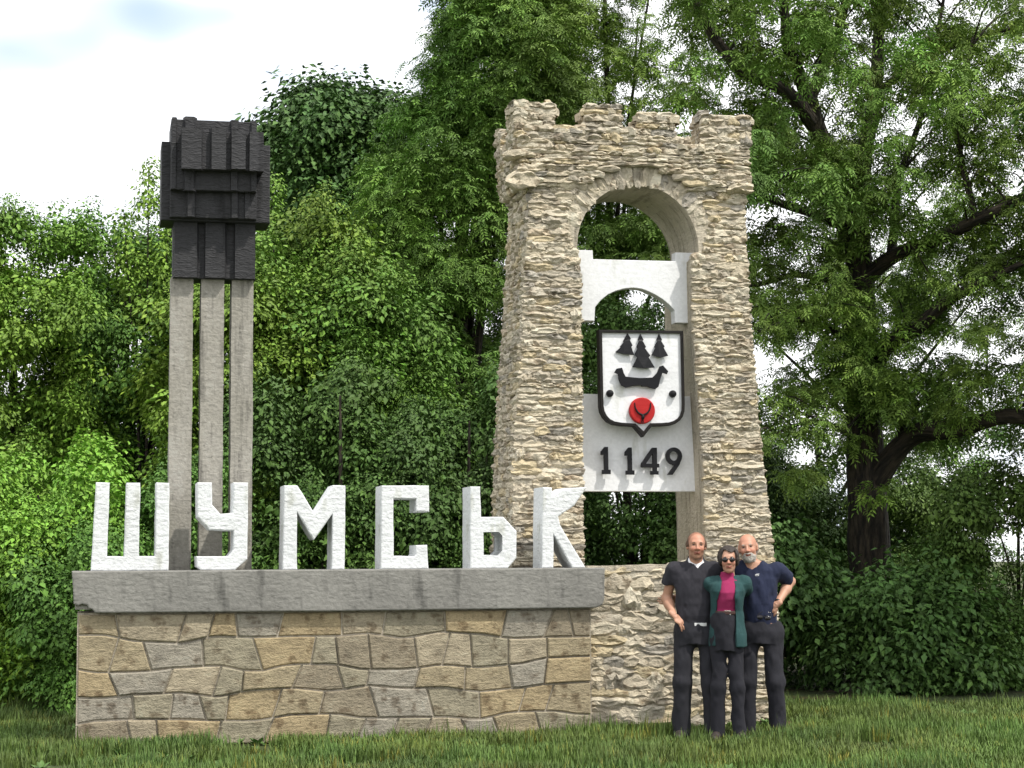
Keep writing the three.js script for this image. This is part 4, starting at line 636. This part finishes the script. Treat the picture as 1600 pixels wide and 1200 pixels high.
function stems(o, list, mat = M.bark) { for (const [pts, r0, r1, name] of list) part(name ?? 'limb', tube(pts, [r0, lerp(r0, r1, 0.55), r1], Math.max(5, pts.length * 3), 8, 0.14, pts[0][0] * 3 + pts[1][1]), mat, o); }
function bushyTree(name, label, category, group, x, z, kind, blobs, seed, opt = {}) {
  const o = thing(name, label, category, new THREE.Vector3(x, 0, z), 0, group), r = rng(seed + 7), list = [];
  const top = Math.max(...blobs.map(b => b[1] + b[4] * 0.5)), th = opt.trunk ?? 0.11;
  const lean = (r() - 0.5) * 0.5; list.push([[[0, -0.05, 0], [lean * 0.3, top * 0.33, 0.05], [lean, top * 0.66, 0], [lean * 0.7, top, 0.1]], th, th * 0.25, 'trunk']);
  blobs.forEach((b, i) => { for (let k = 0; k < (opt.limbs ?? 3); k++) { const y0 = top * (0.12 + 0.4 * r()), ex = b[0] + (r() - 0.5) * b[3] * 1.2, ey = b[1] + (r() - 0.2) * b[4] * 0.8, ez = b[2] + (r() - 0.4) * b[5] * 1.1; list.push([[[lean * y0 / top, y0, 0], [ex * 0.5 + (r() - 0.5) * 0.2, lerp(y0, ey, 0.55), ez * 0.5], [ex, Math.max(ey, y0 + 0.2), ez]], th * 0.45, th * 0.1]); } });
  stems(o, list); foliage(o, kind, crownSpots(blobs, seed, opt.gap, opt.freq, opt.hollow, opt.per), seed, opt.scale); return o;
}
const HEDGE = 'leafy trees and shrubs behind the monument';
bushyTree('leafy_tree', 'bright green leafy tree at the open end of the hedge', 'tree', HEDGE, -6.2, -24, 'bright', [[0, 3.9, 0, 1.5, 2.2, 1.4, 2900], [0.5, 1.5, 0.4, 1.5, 1.6, 1.3, 1500], [-0.6, 3.4, 0, 1.4, 2.6, 1.2, 2400]], 11, { gap: 0.25 });
bushyTree('leafy_tree', 'green leafy tree with a bumpy low crown left of the black relief', 'tree', HEDGE, -4.75, -24.6, 'mid', [[0, 3.9, 0, 1.25, 2.1, 1.3, 2600], [-0.3, 5.2, 0.1, 0.7, 0.75, 0.7, 500], [0.55, 5.35, 0, 0.55, 0.7, 0.6, 360], [0.3, 1.6, 0.4, 1.3, 1.6, 1.2, 1300]], 12);
bushyTree('shrub', 'yellow green shrub growing low beside the end of the plinth', 'shrub', HEDGE, -5.15, -20.6, 'lime', [[0, 1.5, 0, 1.0, 1.5, 0.9, 2300], [-0.7, 1.1, 0.2, 0.9, 1.2, 0.8, 1000]], 13, { trunk: 0.05, scale: 0.95 });
bushyTree('shrub', 'dark green shrub pressed against the end of the plinth', 'shrub', HEDGE, -4.15, -19.7, 'mid', [[-0.1, 0.85, 0, 0.75, 1.0, 0.7, 1500]], 14, { trunk: 0.04 });
bushyTree('leafy_tree', 'fresh green tree seen between the concrete posts', 'tree', HEDGE, -3.3, -23.2, 'bright', [[0, 3.5, 0, 1.15, 2.1, 1.1, 2500], [0.1, 1.4, 0.4, 1.2, 1.4, 1.1, 1300]], 15);
bushyTree('leafy_tree', 'bright yellow green tree just right of the black relief', 'tree', HEDGE, -2.1, -23.6, 'bright', [[-0.3, 4.3, 0, 1.0, 1.6, 1.0, 2100], [0.3, 3.0, 0.2, 1.15, 2.0, 1.1, 2100], [0, 1.2, 0.5, 1.2, 1.3, 1.0, 1000]], 16);
bushyTree('tall_tree', 'tall dark green broadleaf tree with a round crown rising above the hedge', 'tree', HEDGE, -2.7, -30, 'dark', [[0, 6.9, 0, 1.25, 2.1, 1.3, 2600], [-0.35, 8.2, 0, 0.75, 0.9, 0.8, 800], [0.5, 8.0, 0, 0.7, 0.9, 0.8, 700], [0.3, 4.6, 0, 1.5, 2.0, 1.4, 1500]], 17, { trunk: 0.16, gap: 0.4, freq: 1.9, scale: 1.15 });
bushyTree('tall_tree', 'tall feathery green tree left of the stone tower reaching past its battlements', 'tree', HEDGE, -0.75, -26.5, 'ash', [[0.75, 8.3, 0, 1.2, 2.2, 1.2, 2300], [-0.1, 6.2, 0, 1.25, 1.9, 1.2, 2500], [-0.25, 3.9, 0.2, 1.4, 2.0, 1.2, 2400], [0.2, 1.9, 0.3, 1.4, 1.8, 1.1, 1200]], 18, { trunk: 0.15, limbs: 4, scale: 1.0, per: 6 });
bushyTree('shrub', 'dense shrub coloured dark for shade behind the letter M and the square C', 'shrub', HEDGE, -1.9, -21.2, 'shadedMid', [[-0.2, 1.2, 0, 0.9, 1.3, 0.7, 1300], [0.5, 1.9, -0.3, 0.7, 1.2, 0.6, 1000], [-0.9, 2.0, -0.5, 0.7, 1.5, 0.6, 1100], [0.1, 2.9, -0.7, 0.6, 0.9, 0.6, 600]], 19, { trunk: 0.05, freq: 2.2 });
bushyTree('shrub', 'dense shrub coloured dark for shade behind the letters next to the tower', 'shrub', HEDGE, -0.45, -21.8, 'shadedMid', [[0, 1.2, 0, 0.9, 1.3, 0.7, 1300], [-0.5, 2.3, -0.4, 0.6, 1.1, 0.6, 800], [0.5, 2.5, -0.3, 0.6, 1.2, 0.6, 800]], 20, { trunk: 0.05, freq: 2.2 });
bushyTree('shrub', 'leafy shrub behind the posts and the first letters', 'shrub', HEDGE, -3.35, -20.9, 'mid', [[0, 1.4, 0, 0.9, 1.4, 0.7, 1700]], 21, { trunk: 0.05 });
bushyTree('leafy_tree', 'leafy tree coloured dark for shade seen through the tower opening', 'tree', HEDGE, 1.6, -24.6, 'shadedMid', [[0, 2.6, 0, 1.4, 2.3, 1.0, 2900], [0.3, 1.0, 0.4, 1.3, 1.1, 0.9, 1100]], 22, { trunk: 0.1 });
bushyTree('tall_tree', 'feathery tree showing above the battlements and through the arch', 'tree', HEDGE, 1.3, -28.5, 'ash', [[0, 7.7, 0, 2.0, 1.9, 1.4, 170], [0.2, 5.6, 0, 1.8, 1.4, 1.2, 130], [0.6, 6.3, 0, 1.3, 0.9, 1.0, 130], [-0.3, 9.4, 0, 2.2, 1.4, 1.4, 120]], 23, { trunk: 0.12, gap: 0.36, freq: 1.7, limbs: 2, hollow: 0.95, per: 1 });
bushyTree('shrub', 'undergrowth shrub coloured dark for shade between the tower and the big trunk', 'shrub', HEDGE, 3.1, -22.8, 'dark', [[0, 0.8, 0, 0.9, 1.1, 0.8, 700]], 24, { trunk: 0.05, gap: 0.42 });  // undergrowth shade is partly painted into this dark leaf colour
bushyTree('shrub', 'leafy shrub coloured dark for shade in front of the foot of the big trunk', 'shrub', HEDGE, 4.5, -22.2, 'dark', [[0, 0.55, 0, 1.0, 0.8, 0.7, 800]], 25, { trunk: 0.05 });
bushyTree('shrub', 'green shrub coloured dark for shade under the low limb of the big tree', 'shrub', HEDGE, 6.0, -23.0, 'shadedMid', [[0, 1.25, 0, 1.1, 1.5, 0.9, 1400], [-0.6, 0.7, 0.4, 0.8, 0.9, 0.6, 600]], 26, { trunk: 0.05 });
bushyTree('leafy_tree', 'leafy tree coloured dark for shade far back in the hedge behind the concrete posts', 'tree', HEDGE, -4.6, -28, 'shadedMid', [[0, 2.2, 0, 1.7, 2.2, 0.9, 2600], [-2.2, 2.0, 0, 1.6, 2.2, 0.9, 2000]], 31, { trunk: 0.08, gap: 0.12 });
bushyTree('leafy_tree', 'leafy tree coloured dark for shade far back in the hedge beside the tower', 'tree', HEDGE, -1.2, -28.5, 'shadedMid', [[0, 2.9, 0, 1.6, 3.0, 0.9, 3200], [1.6, 2.6, 0, 1.2, 2.6, 0.9, 2000]], 32, { trunk: 0.08, gap: 0.12 });
bushyTree('shrub', 'shrub coloured dark for shade in the gap between the tower and the big trunk', 'shrub', HEDGE, 3.35, -26, 'shadedMid', [[0, 1.6, 0, 1.2, 1.7, 0.8, 2400], [1.9, 1.3, -0.4, 1.0, 1.5, 0.8, 1500]], 30, { trunk: 0.05, gap: 0.15 });
bushyTree('leafy_tree', 'thin leafed tree standing far behind the big trunk', 'tree', HEDGE, 5.2, -33, 'mid', [[-1.6, 2.0, 0, 2.0, 2.2, 1.2, 2600], [1.6, 2.4, 0, 2.2, 2.5, 1.2, 2600]], 27, { trunk: 0.12, gap: 0.25, limbs: 4, hollow: 0.8 });
bushyTree('tall_tree', 'feathery thin crowned tree far behind the big ash', 'tree', HEDGE, 5.6, -31, 'ash', [[-1.4, 5.4, 0, 1.7, 2.0, 1.2, 110], [1.0, 5.6, 0, 2.0, 2.4, 1.2, 150]], 29, { trunk: 0.1, gap: 0.3, freq: 1.6, limbs: 2, hollow: 0.95, per: 1 });
// a neighbour outside the picture that keeps the undergrowth on that side in shade
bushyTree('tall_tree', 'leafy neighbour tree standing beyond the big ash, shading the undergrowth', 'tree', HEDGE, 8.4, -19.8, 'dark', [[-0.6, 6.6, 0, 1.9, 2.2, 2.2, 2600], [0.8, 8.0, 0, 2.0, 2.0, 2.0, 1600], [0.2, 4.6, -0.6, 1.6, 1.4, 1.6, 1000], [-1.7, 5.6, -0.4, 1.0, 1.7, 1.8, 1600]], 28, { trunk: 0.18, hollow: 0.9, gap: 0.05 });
// young shoots standing above the hedge
{
  const spots = [[-4.5, -23.6, 6.55, 'slender leafy shoot rising above the hedge beside the black relief'], [-3.35, -24.2, 6.75, 'pale green shoot tip showing above the black relief'], [-5.6, -24.2, 5.75, 'short leafy shoot standing above the hedge far from the relief']];
  spots.forEach(([x, z, h, label], i) => {
    const o = thing('young_shoot', label, 'sapling', new THREE.Vector3(x, 0, z)), r = rng(40 + i), pts = [], list = [];
    for (let s = 0; s < 3; s++) { const dx = (s - 1) * 0.32 + (r() - 0.5) * 0.1, hh = h - Math.abs(s - 1.3) * 0.55; list.push([[[0, -0.03, 0], [dx * 0.3, hh * 0.5, 0], [dx, hh, 0.05]], 0.03, 0.006, s ? 'limb' : 'trunk']); for (let k = 0; k < 26; k++) { const t = 0.70 + 0.31 * Math.pow(r(), 0.8), w = 0.22 * (1.15 - t); pts.push([dx * t * t + (r() - 0.5) * w * 2.2, hh * t, (r() - 0.5) * w * 2]); } }
    stems(o, list); foliage(o, 'tip', pts, 41 + i, 0.9);
  });
}
// the big ash: limbs where they stand, twigs from them, leaf sprays on the twigs
{
  const o = thing('ash_tree', 'big ash tree with a dark forking trunk and feathery leaves beside the tower', 'tree', new THREE.Vector3(4.43, 0, -24)), r = rng(99);
  const limbs = [
    [[[-0.02, -0.1, 0], [0, 0.67, 0], [0.01, 1.7, 0], [-0.03, 2.89, 0], [-0.05, 4.02, 0], [-0.03, 4.99, 0], [-0.07, 5.73, 0]], 0.30, 0.17, 'trunk'],
    [[[-0.06, 5.48, 0], [-0.23, 5.85, 0], [-0.39, 6.43, 0.2], [-0.61, 6.87, 0.4], [-0.73, 7.26, 0.5]], 0.16, 0.10],
    [[[-0.73, 7.22, 0.5], [-0.85, 7.52, 0.6], [-1.0, 7.79, 0.8], [-1.07, 8.17, 1.0], [-1.16, 8.62, 1.1], [-1.28, 9.23, 1.2]], 0.09, 0.03],
    [[[-0.71, 7.2, 0.5], [-0.51, 7.67, 0.3], [-0.35, 7.99, 0.2], [-0.17, 8.5, 0], [-0.02, 9.19, -0.2], [0.05, 9.9, -0.3]], 0.085, 0.03],
    [[[-0.64, 6.9, 0.4], [-0.95, 7.15, 0.8], [-1.25, 7.3, 1.0], [-1.62, 7.39, 1.2], [-1.93, 7.69, 1.4], [-2.15, 7.97, 1.6], [-2.28, 8.37, 1.7], [-2.43, 8.88, 1.8]], 0.10, 0.035],
    [[[-0.04, 5.6, 0], [0.03, 6.11, -0.3], [0.18, 6.88, -0.6], [0.35, 7.48, -0.8], [0.46, 8.39, -1.0], [0.58, 9.32, -1.2], [0.67, 10.33, -1.3]], 0.14, 0.03],
    [[[0.0, 5.0, 0], [0.3, 5.25, 0.3], [0.66, 5.35, 0.8], [1.15, 5.55, 1.2], [1.66, 5.78, 1.5], [2.26, 6.01, 1.8], [2.95, 6.12, 2.0]], 0.11, 0.03],
    [[[-0.02, 3.5, 0], [0.13, 3.98, 0.2], [0.26, 4.18, 0.4], [0.51, 4.31, 0.7], [0.83, 4.61, 1.0], [1.25, 4.82, 1.2], [1.82, 5.09, 1.4]], 0.14, 0.025],
    [[[0.0, 2.3, 0], [0.33, 2.86, 0.3], [0.52, 3.04, 0.5], [0.92, 3.07, 0.9], [1.42, 3.19, 1.3], [1.93, 3.13, 1.6], [2.62, 3.23, 1.8]], 0.16, 0.05],
    [[[0.33, 2.84, 0.3], [0.42, 3.26, 0.4], [0.73, 3.5, 0.6], [0.99, 3.6, 0.8], [1.42, 3.68, 1.0]], 0.06, 0.02],
    [[[-0.12, 5.65, 0], [-0.52, 5.74, 0.4], [-1.12, 5.8, 1.0], [-1.56, 5.91, 1.4], [-1.99, 6.07, 1.6]], 0.075, 0.03],
    [[[-0.2, 5.8, 0], [-0.4, 5.94, 0.2], [-0.72, 6.24, -0.3], [-1.25, 6.59, -0.5], [-1.67, 6.89, -0.6]], 0.075, 0.03],
    [[[-0.05, 4.75, 0], [-0.3, 5.07, -0.5], [-0.75, 5.2, -0.8], [-1.23, 5.1, -1.0], [-1.72, 5.16, -1.1]], 0.06, 0.025],
    [[[-0.08, 4.18, 0], [-0.56, 4.37, 0.5], [-1.05, 4.4, 0.9], [-1.48, 4.21, 1.2]], 0.05, 0.02],
    [[[0.01, 2.89, 0], [-0.45, 3.1, 0.6], [-0.9, 3.15, 1.0], [-1.36, 2.98, 1.3]], 0.05, 0.015],
    [[[0.28, 5.2, 0.3], [0.42, 5.73, 0], [0.55, 6.36, -0.3], [0.92, 7.26, -0.6], [1.15, 8.16, -0.8], [1.39, 9.17, -1.0]], 0.06, 0.02],
    [[[1.15, 5.55, 1.2], [1.07, 6.08, 1.1], [1.03, 6.41, 1.0], [1.11, 7.15, 0.9], [1.27, 7.9, 0.8]], 0.05, 0.015],
    [[[0.35, 7.48, -0.8], [0.66, 7.85, -0.9], [1.11, 8.13, -1.0], [1.74, 8.41, -1.1], [2.37, 8.61, -1.2], [3.01, 8.99, -1.3]], 0.055, 0.015]];
  limbs.forEach(([pts, r0, r1, name], i) => part(name ?? 'limb', tube(pts, [r0, lerp(r0, r1, 0.5), r1], pts.length * 4, 10, 0.16, i), M.bark, o));
  const twigs = [], spots = [];
  limbs.forEach(([pts], i) => {
    const cv = new THREE.CatmullRomCurve3(pts.map(p => new THREE.Vector3(...p))), len = cv.getLength(), n = Math.round(len * (i ? 4.6 : 2.0));
    for (let k = 0; k < n; k++) {
      const t = i ? 0.12 + 0.88 * (k + r()) / n : 0.42 + 0.55 * (k + r()) / n, p = cv.getPointAt(Math.min(t, 1)), a = r() * 6.283, d = new THREE.Vector3(Math.cos(a), 0.1 + r() * 0.55, Math.sin(a)).addScaledVector(cv.getTangentAt(Math.min(t, 1)), 0.6).normalize(), L = (0.5 + r() * 0.95) * (i ? 1 : 0.8);
      const e = p.clone().addScaledVector(d, L).add(new THREE.Vector3(0, -0.12 * L, 0)), m = p.clone().addScaledVector(d, L * 0.5).add(new THREE.Vector3(0, 0.06, 0));
      twigs.push(tube([p.toArray(), m.toArray(), e.toArray()], [0.016, 0.010, 0.004], 5, 5, 0));
      for (let q = 0; q < 2; q++) { const s = q ? 0.45 + 0.3 * r() : 1, b = s < 0.5 ? p.clone().lerp(m, s * 2) : m.clone().lerp(e, s * 2 - 1); spots.push([b.x + (r() - 0.5) * 0.30, b.y + (r() - 0.5) * 0.26, b.z + (r() - 0.5) * 0.30]); }
    }
  });
  part('twigs', mergeGeometries(twigs), M.bark, o, 'stuff');
  // the outer crown, also beyond the frame: up, forward and to the right
  spots.push(...crownSpots([[0.9, 6.6, 0.9, 2.6, 2.4, 1.9, 200], [-1.3, 7.0, 0.6, 1.7, 1.9, 1.3, 130], [0, 10.2, 0.3, 3.0, 1.6, 2.2, 110], [2.4, 5.0, 1.0, 1.7, 2.6, 1.4, 230], [0.2, 3.6, 0.4, 1.9, 1.6, 1.0, 110], [-1.0, 5.0, 0.2, 1.3, 1.8, 1.0, 50]], 98, 0.42, 1.6, 0.95, 1));
  foliage(o, 'ash', spots, 97, 1.0);
}
// ---------------------------------------------------------------- grass on the ground before the monument
{
  const r = rng(3), v = [], col = [];
  for (let k = 0; k < 26; k++) { const x = (r() - 0.5) * 0.16, z = (r() - 0.5) * 0.16, a = r() * 6.283, h = 0.05 + r() * 0.09, w = 0.004 + r() * 0.003, bx = Math.cos(a) * h * 0.5 * r(), bz = Math.sin(a) * h * 0.5 * r(), cx = Math.sin(a) * w, cz = -Math.cos(a) * w, t = 0.75 + r() * 0.5;
    const P = [[x - cx, 0, z - cz], [x + cx, 0, z + cz], [x + bx * 0.4 + cx * 0.7, h * 0.6, z + bz * 0.4 + cz * 0.7], [x + bx * 0.4 - cx * 0.7, h * 0.6, z + bz * 0.4 - cz * 0.7], [x + bx, h, z + bz]];
    for (const f of [[0, 1, 2], [0, 2, 3], [3, 2, 4]]) for (const i of f) { v.push(...P[i]); col.push(t * 1.0, t, t * 0.8); } }
  const g = new THREE.BufferGeometry(); g.setAttribute('position', new THREE.Float32BufferAttribute(v, 3)); g.setAttribute('color', new THREE.Float32BufferAttribute(col, 3)); g.computeVertexNormals();
  const spots = [];
  for (let x = -6.5; x < 6.5; x += 0.085) for (let z = -20; z < -13.2; z += 0.085) { if (z < -17.6 && x > -3.6 && x < 2.6) continue; if (fbm3(x * 1.7, z * 1.7, 8, 3) < 0.32 + 0.10 * r()) continue; spots.push([x + (r() - 0.5) * 0.09, z + (r() - 0.5) * 0.09]); }
  const m = new THREE.InstancedMesh(g, new THREE.MeshPhysicalMaterial({ color: C(0.085, 0.145, 0.030), roughness: 0.7, vertexColors: true, side: THREE.DoubleSide }), spots.length), M4 = new THREE.Matrix4(), q = new THREE.Quaternion(), c = new THREE.Color();
  spots.forEach(([x, z], i) => { const n = noise3(x * 1.1, z * 1.1, 3), s = 0.45 + 1.1 * Math.pow(fbm3(x * 1.6, z * 1.6, 13, 3), 1.2) + (r() < 0.03 ? 0.7 : 0); q.setFromAxisAngle(new THREE.Vector3(0, 1, 0), r() * 6.283); m.setMatrixAt(i, M4.compose(new THREE.Vector3(x, 0, z), q, new THREE.Vector3(1, s, 1))); const t = 0.62 + 0.55 * n + 0.15 * r(), dry = r() < 0.06 ? 1.9 : 1; c.setRGB(t * dry * (0.75 + 0.6 * fbm3(x * 1.3, z * 1.3, 23, 3)), t * (dry > 1 ? 1.25 : 1), t); m.setColorAt(i, c); });
  m.name = 'lawn_grass'; m.castShadow = m.receiveShadow = true; m.userData = { kind: 'stuff', label: 'short green grass growing before the stone monument', category: 'grass' }; scene.add(m);
  // broad-leaved weeds among the grass and along the foot of the walls
  const wv = [], wc = []; for (let k = 0; k < 9; k++) { const a = k * 2.4 + r(), L = 0.07 + 0.06 * r(), w = 0.018 + 0.008 * r(), el = 0.25 + 0.8 * r(), d = [Math.cos(a) * Math.cos(el), Math.sin(el), Math.sin(a) * Math.cos(el)], sx = -Math.sin(a) * w, sz = Math.cos(a) * w, t = 0.8 + 0.4 * r(), m = d.map(q => q * L * 0.5), e = [d[0] * L, d[1] * L * 0.75, d[2] * L]; for (const f of [[[0, 0, 0], [m[0] + sx, m[1], m[2] + sz], e], [[0, 0, 0], e, [m[0] - sx, m[1], m[2] - sz]]]) for (const p of f) { wv.push(...p); wc.push(t, t, t); } }
  const wg = new THREE.BufferGeometry(); wg.setAttribute('position', new THREE.Float32BufferAttribute(wv, 3)); wg.setAttribute('color', new THREE.Float32BufferAttribute(wc, 3)); wg.computeVertexNormals();
  const ws = []; while (ws.length < 420) { const x = -6 + 12 * r(), z = -19.5 + 6 * r(); if (z < -17.6 && x > -3.6 && x < 2.6) continue; if (r() < 0.5) ws.push([x, z]); }
  for (let k = 0; k < 90; k++) { const s = -3.75 + 6.4 * r(), p = monument(s, 0, (s < 0.72 ? 0.07 : s < 1.95 ? -0.13 : -0.5) + 0.10 * r() * r()); ws.push([p.x, p.z]); }
  const wm = new THREE.InstancedMesh(wg, new THREE.MeshPhysicalMaterial({ color: C(0.075, 0.15, 0.030), roughness: 0.7, vertexColors: true, side: THREE.DoubleSide }), ws.length);
  ws.forEach(([x, z], i) => { const s = 0.4 + 0.6 * r(); q.setFromAxisAngle(new THREE.Vector3(0, 1, 0), r() * 6.283); wm.setMatrixAt(i, M4.compose(new THREE.Vector3(x, 0.005, z), q, new THREE.Vector3(s, s, s))); });
  wm.name = 'weeds'; wm.castShadow = wm.receiveShadow = true; wm.userData = { kind: 'stuff', label: 'broad leaved weeds scattered in the grass and along the wall foot', category: 'weeds' }; scene.add(wm);
}
renderer.render(scene, camera);
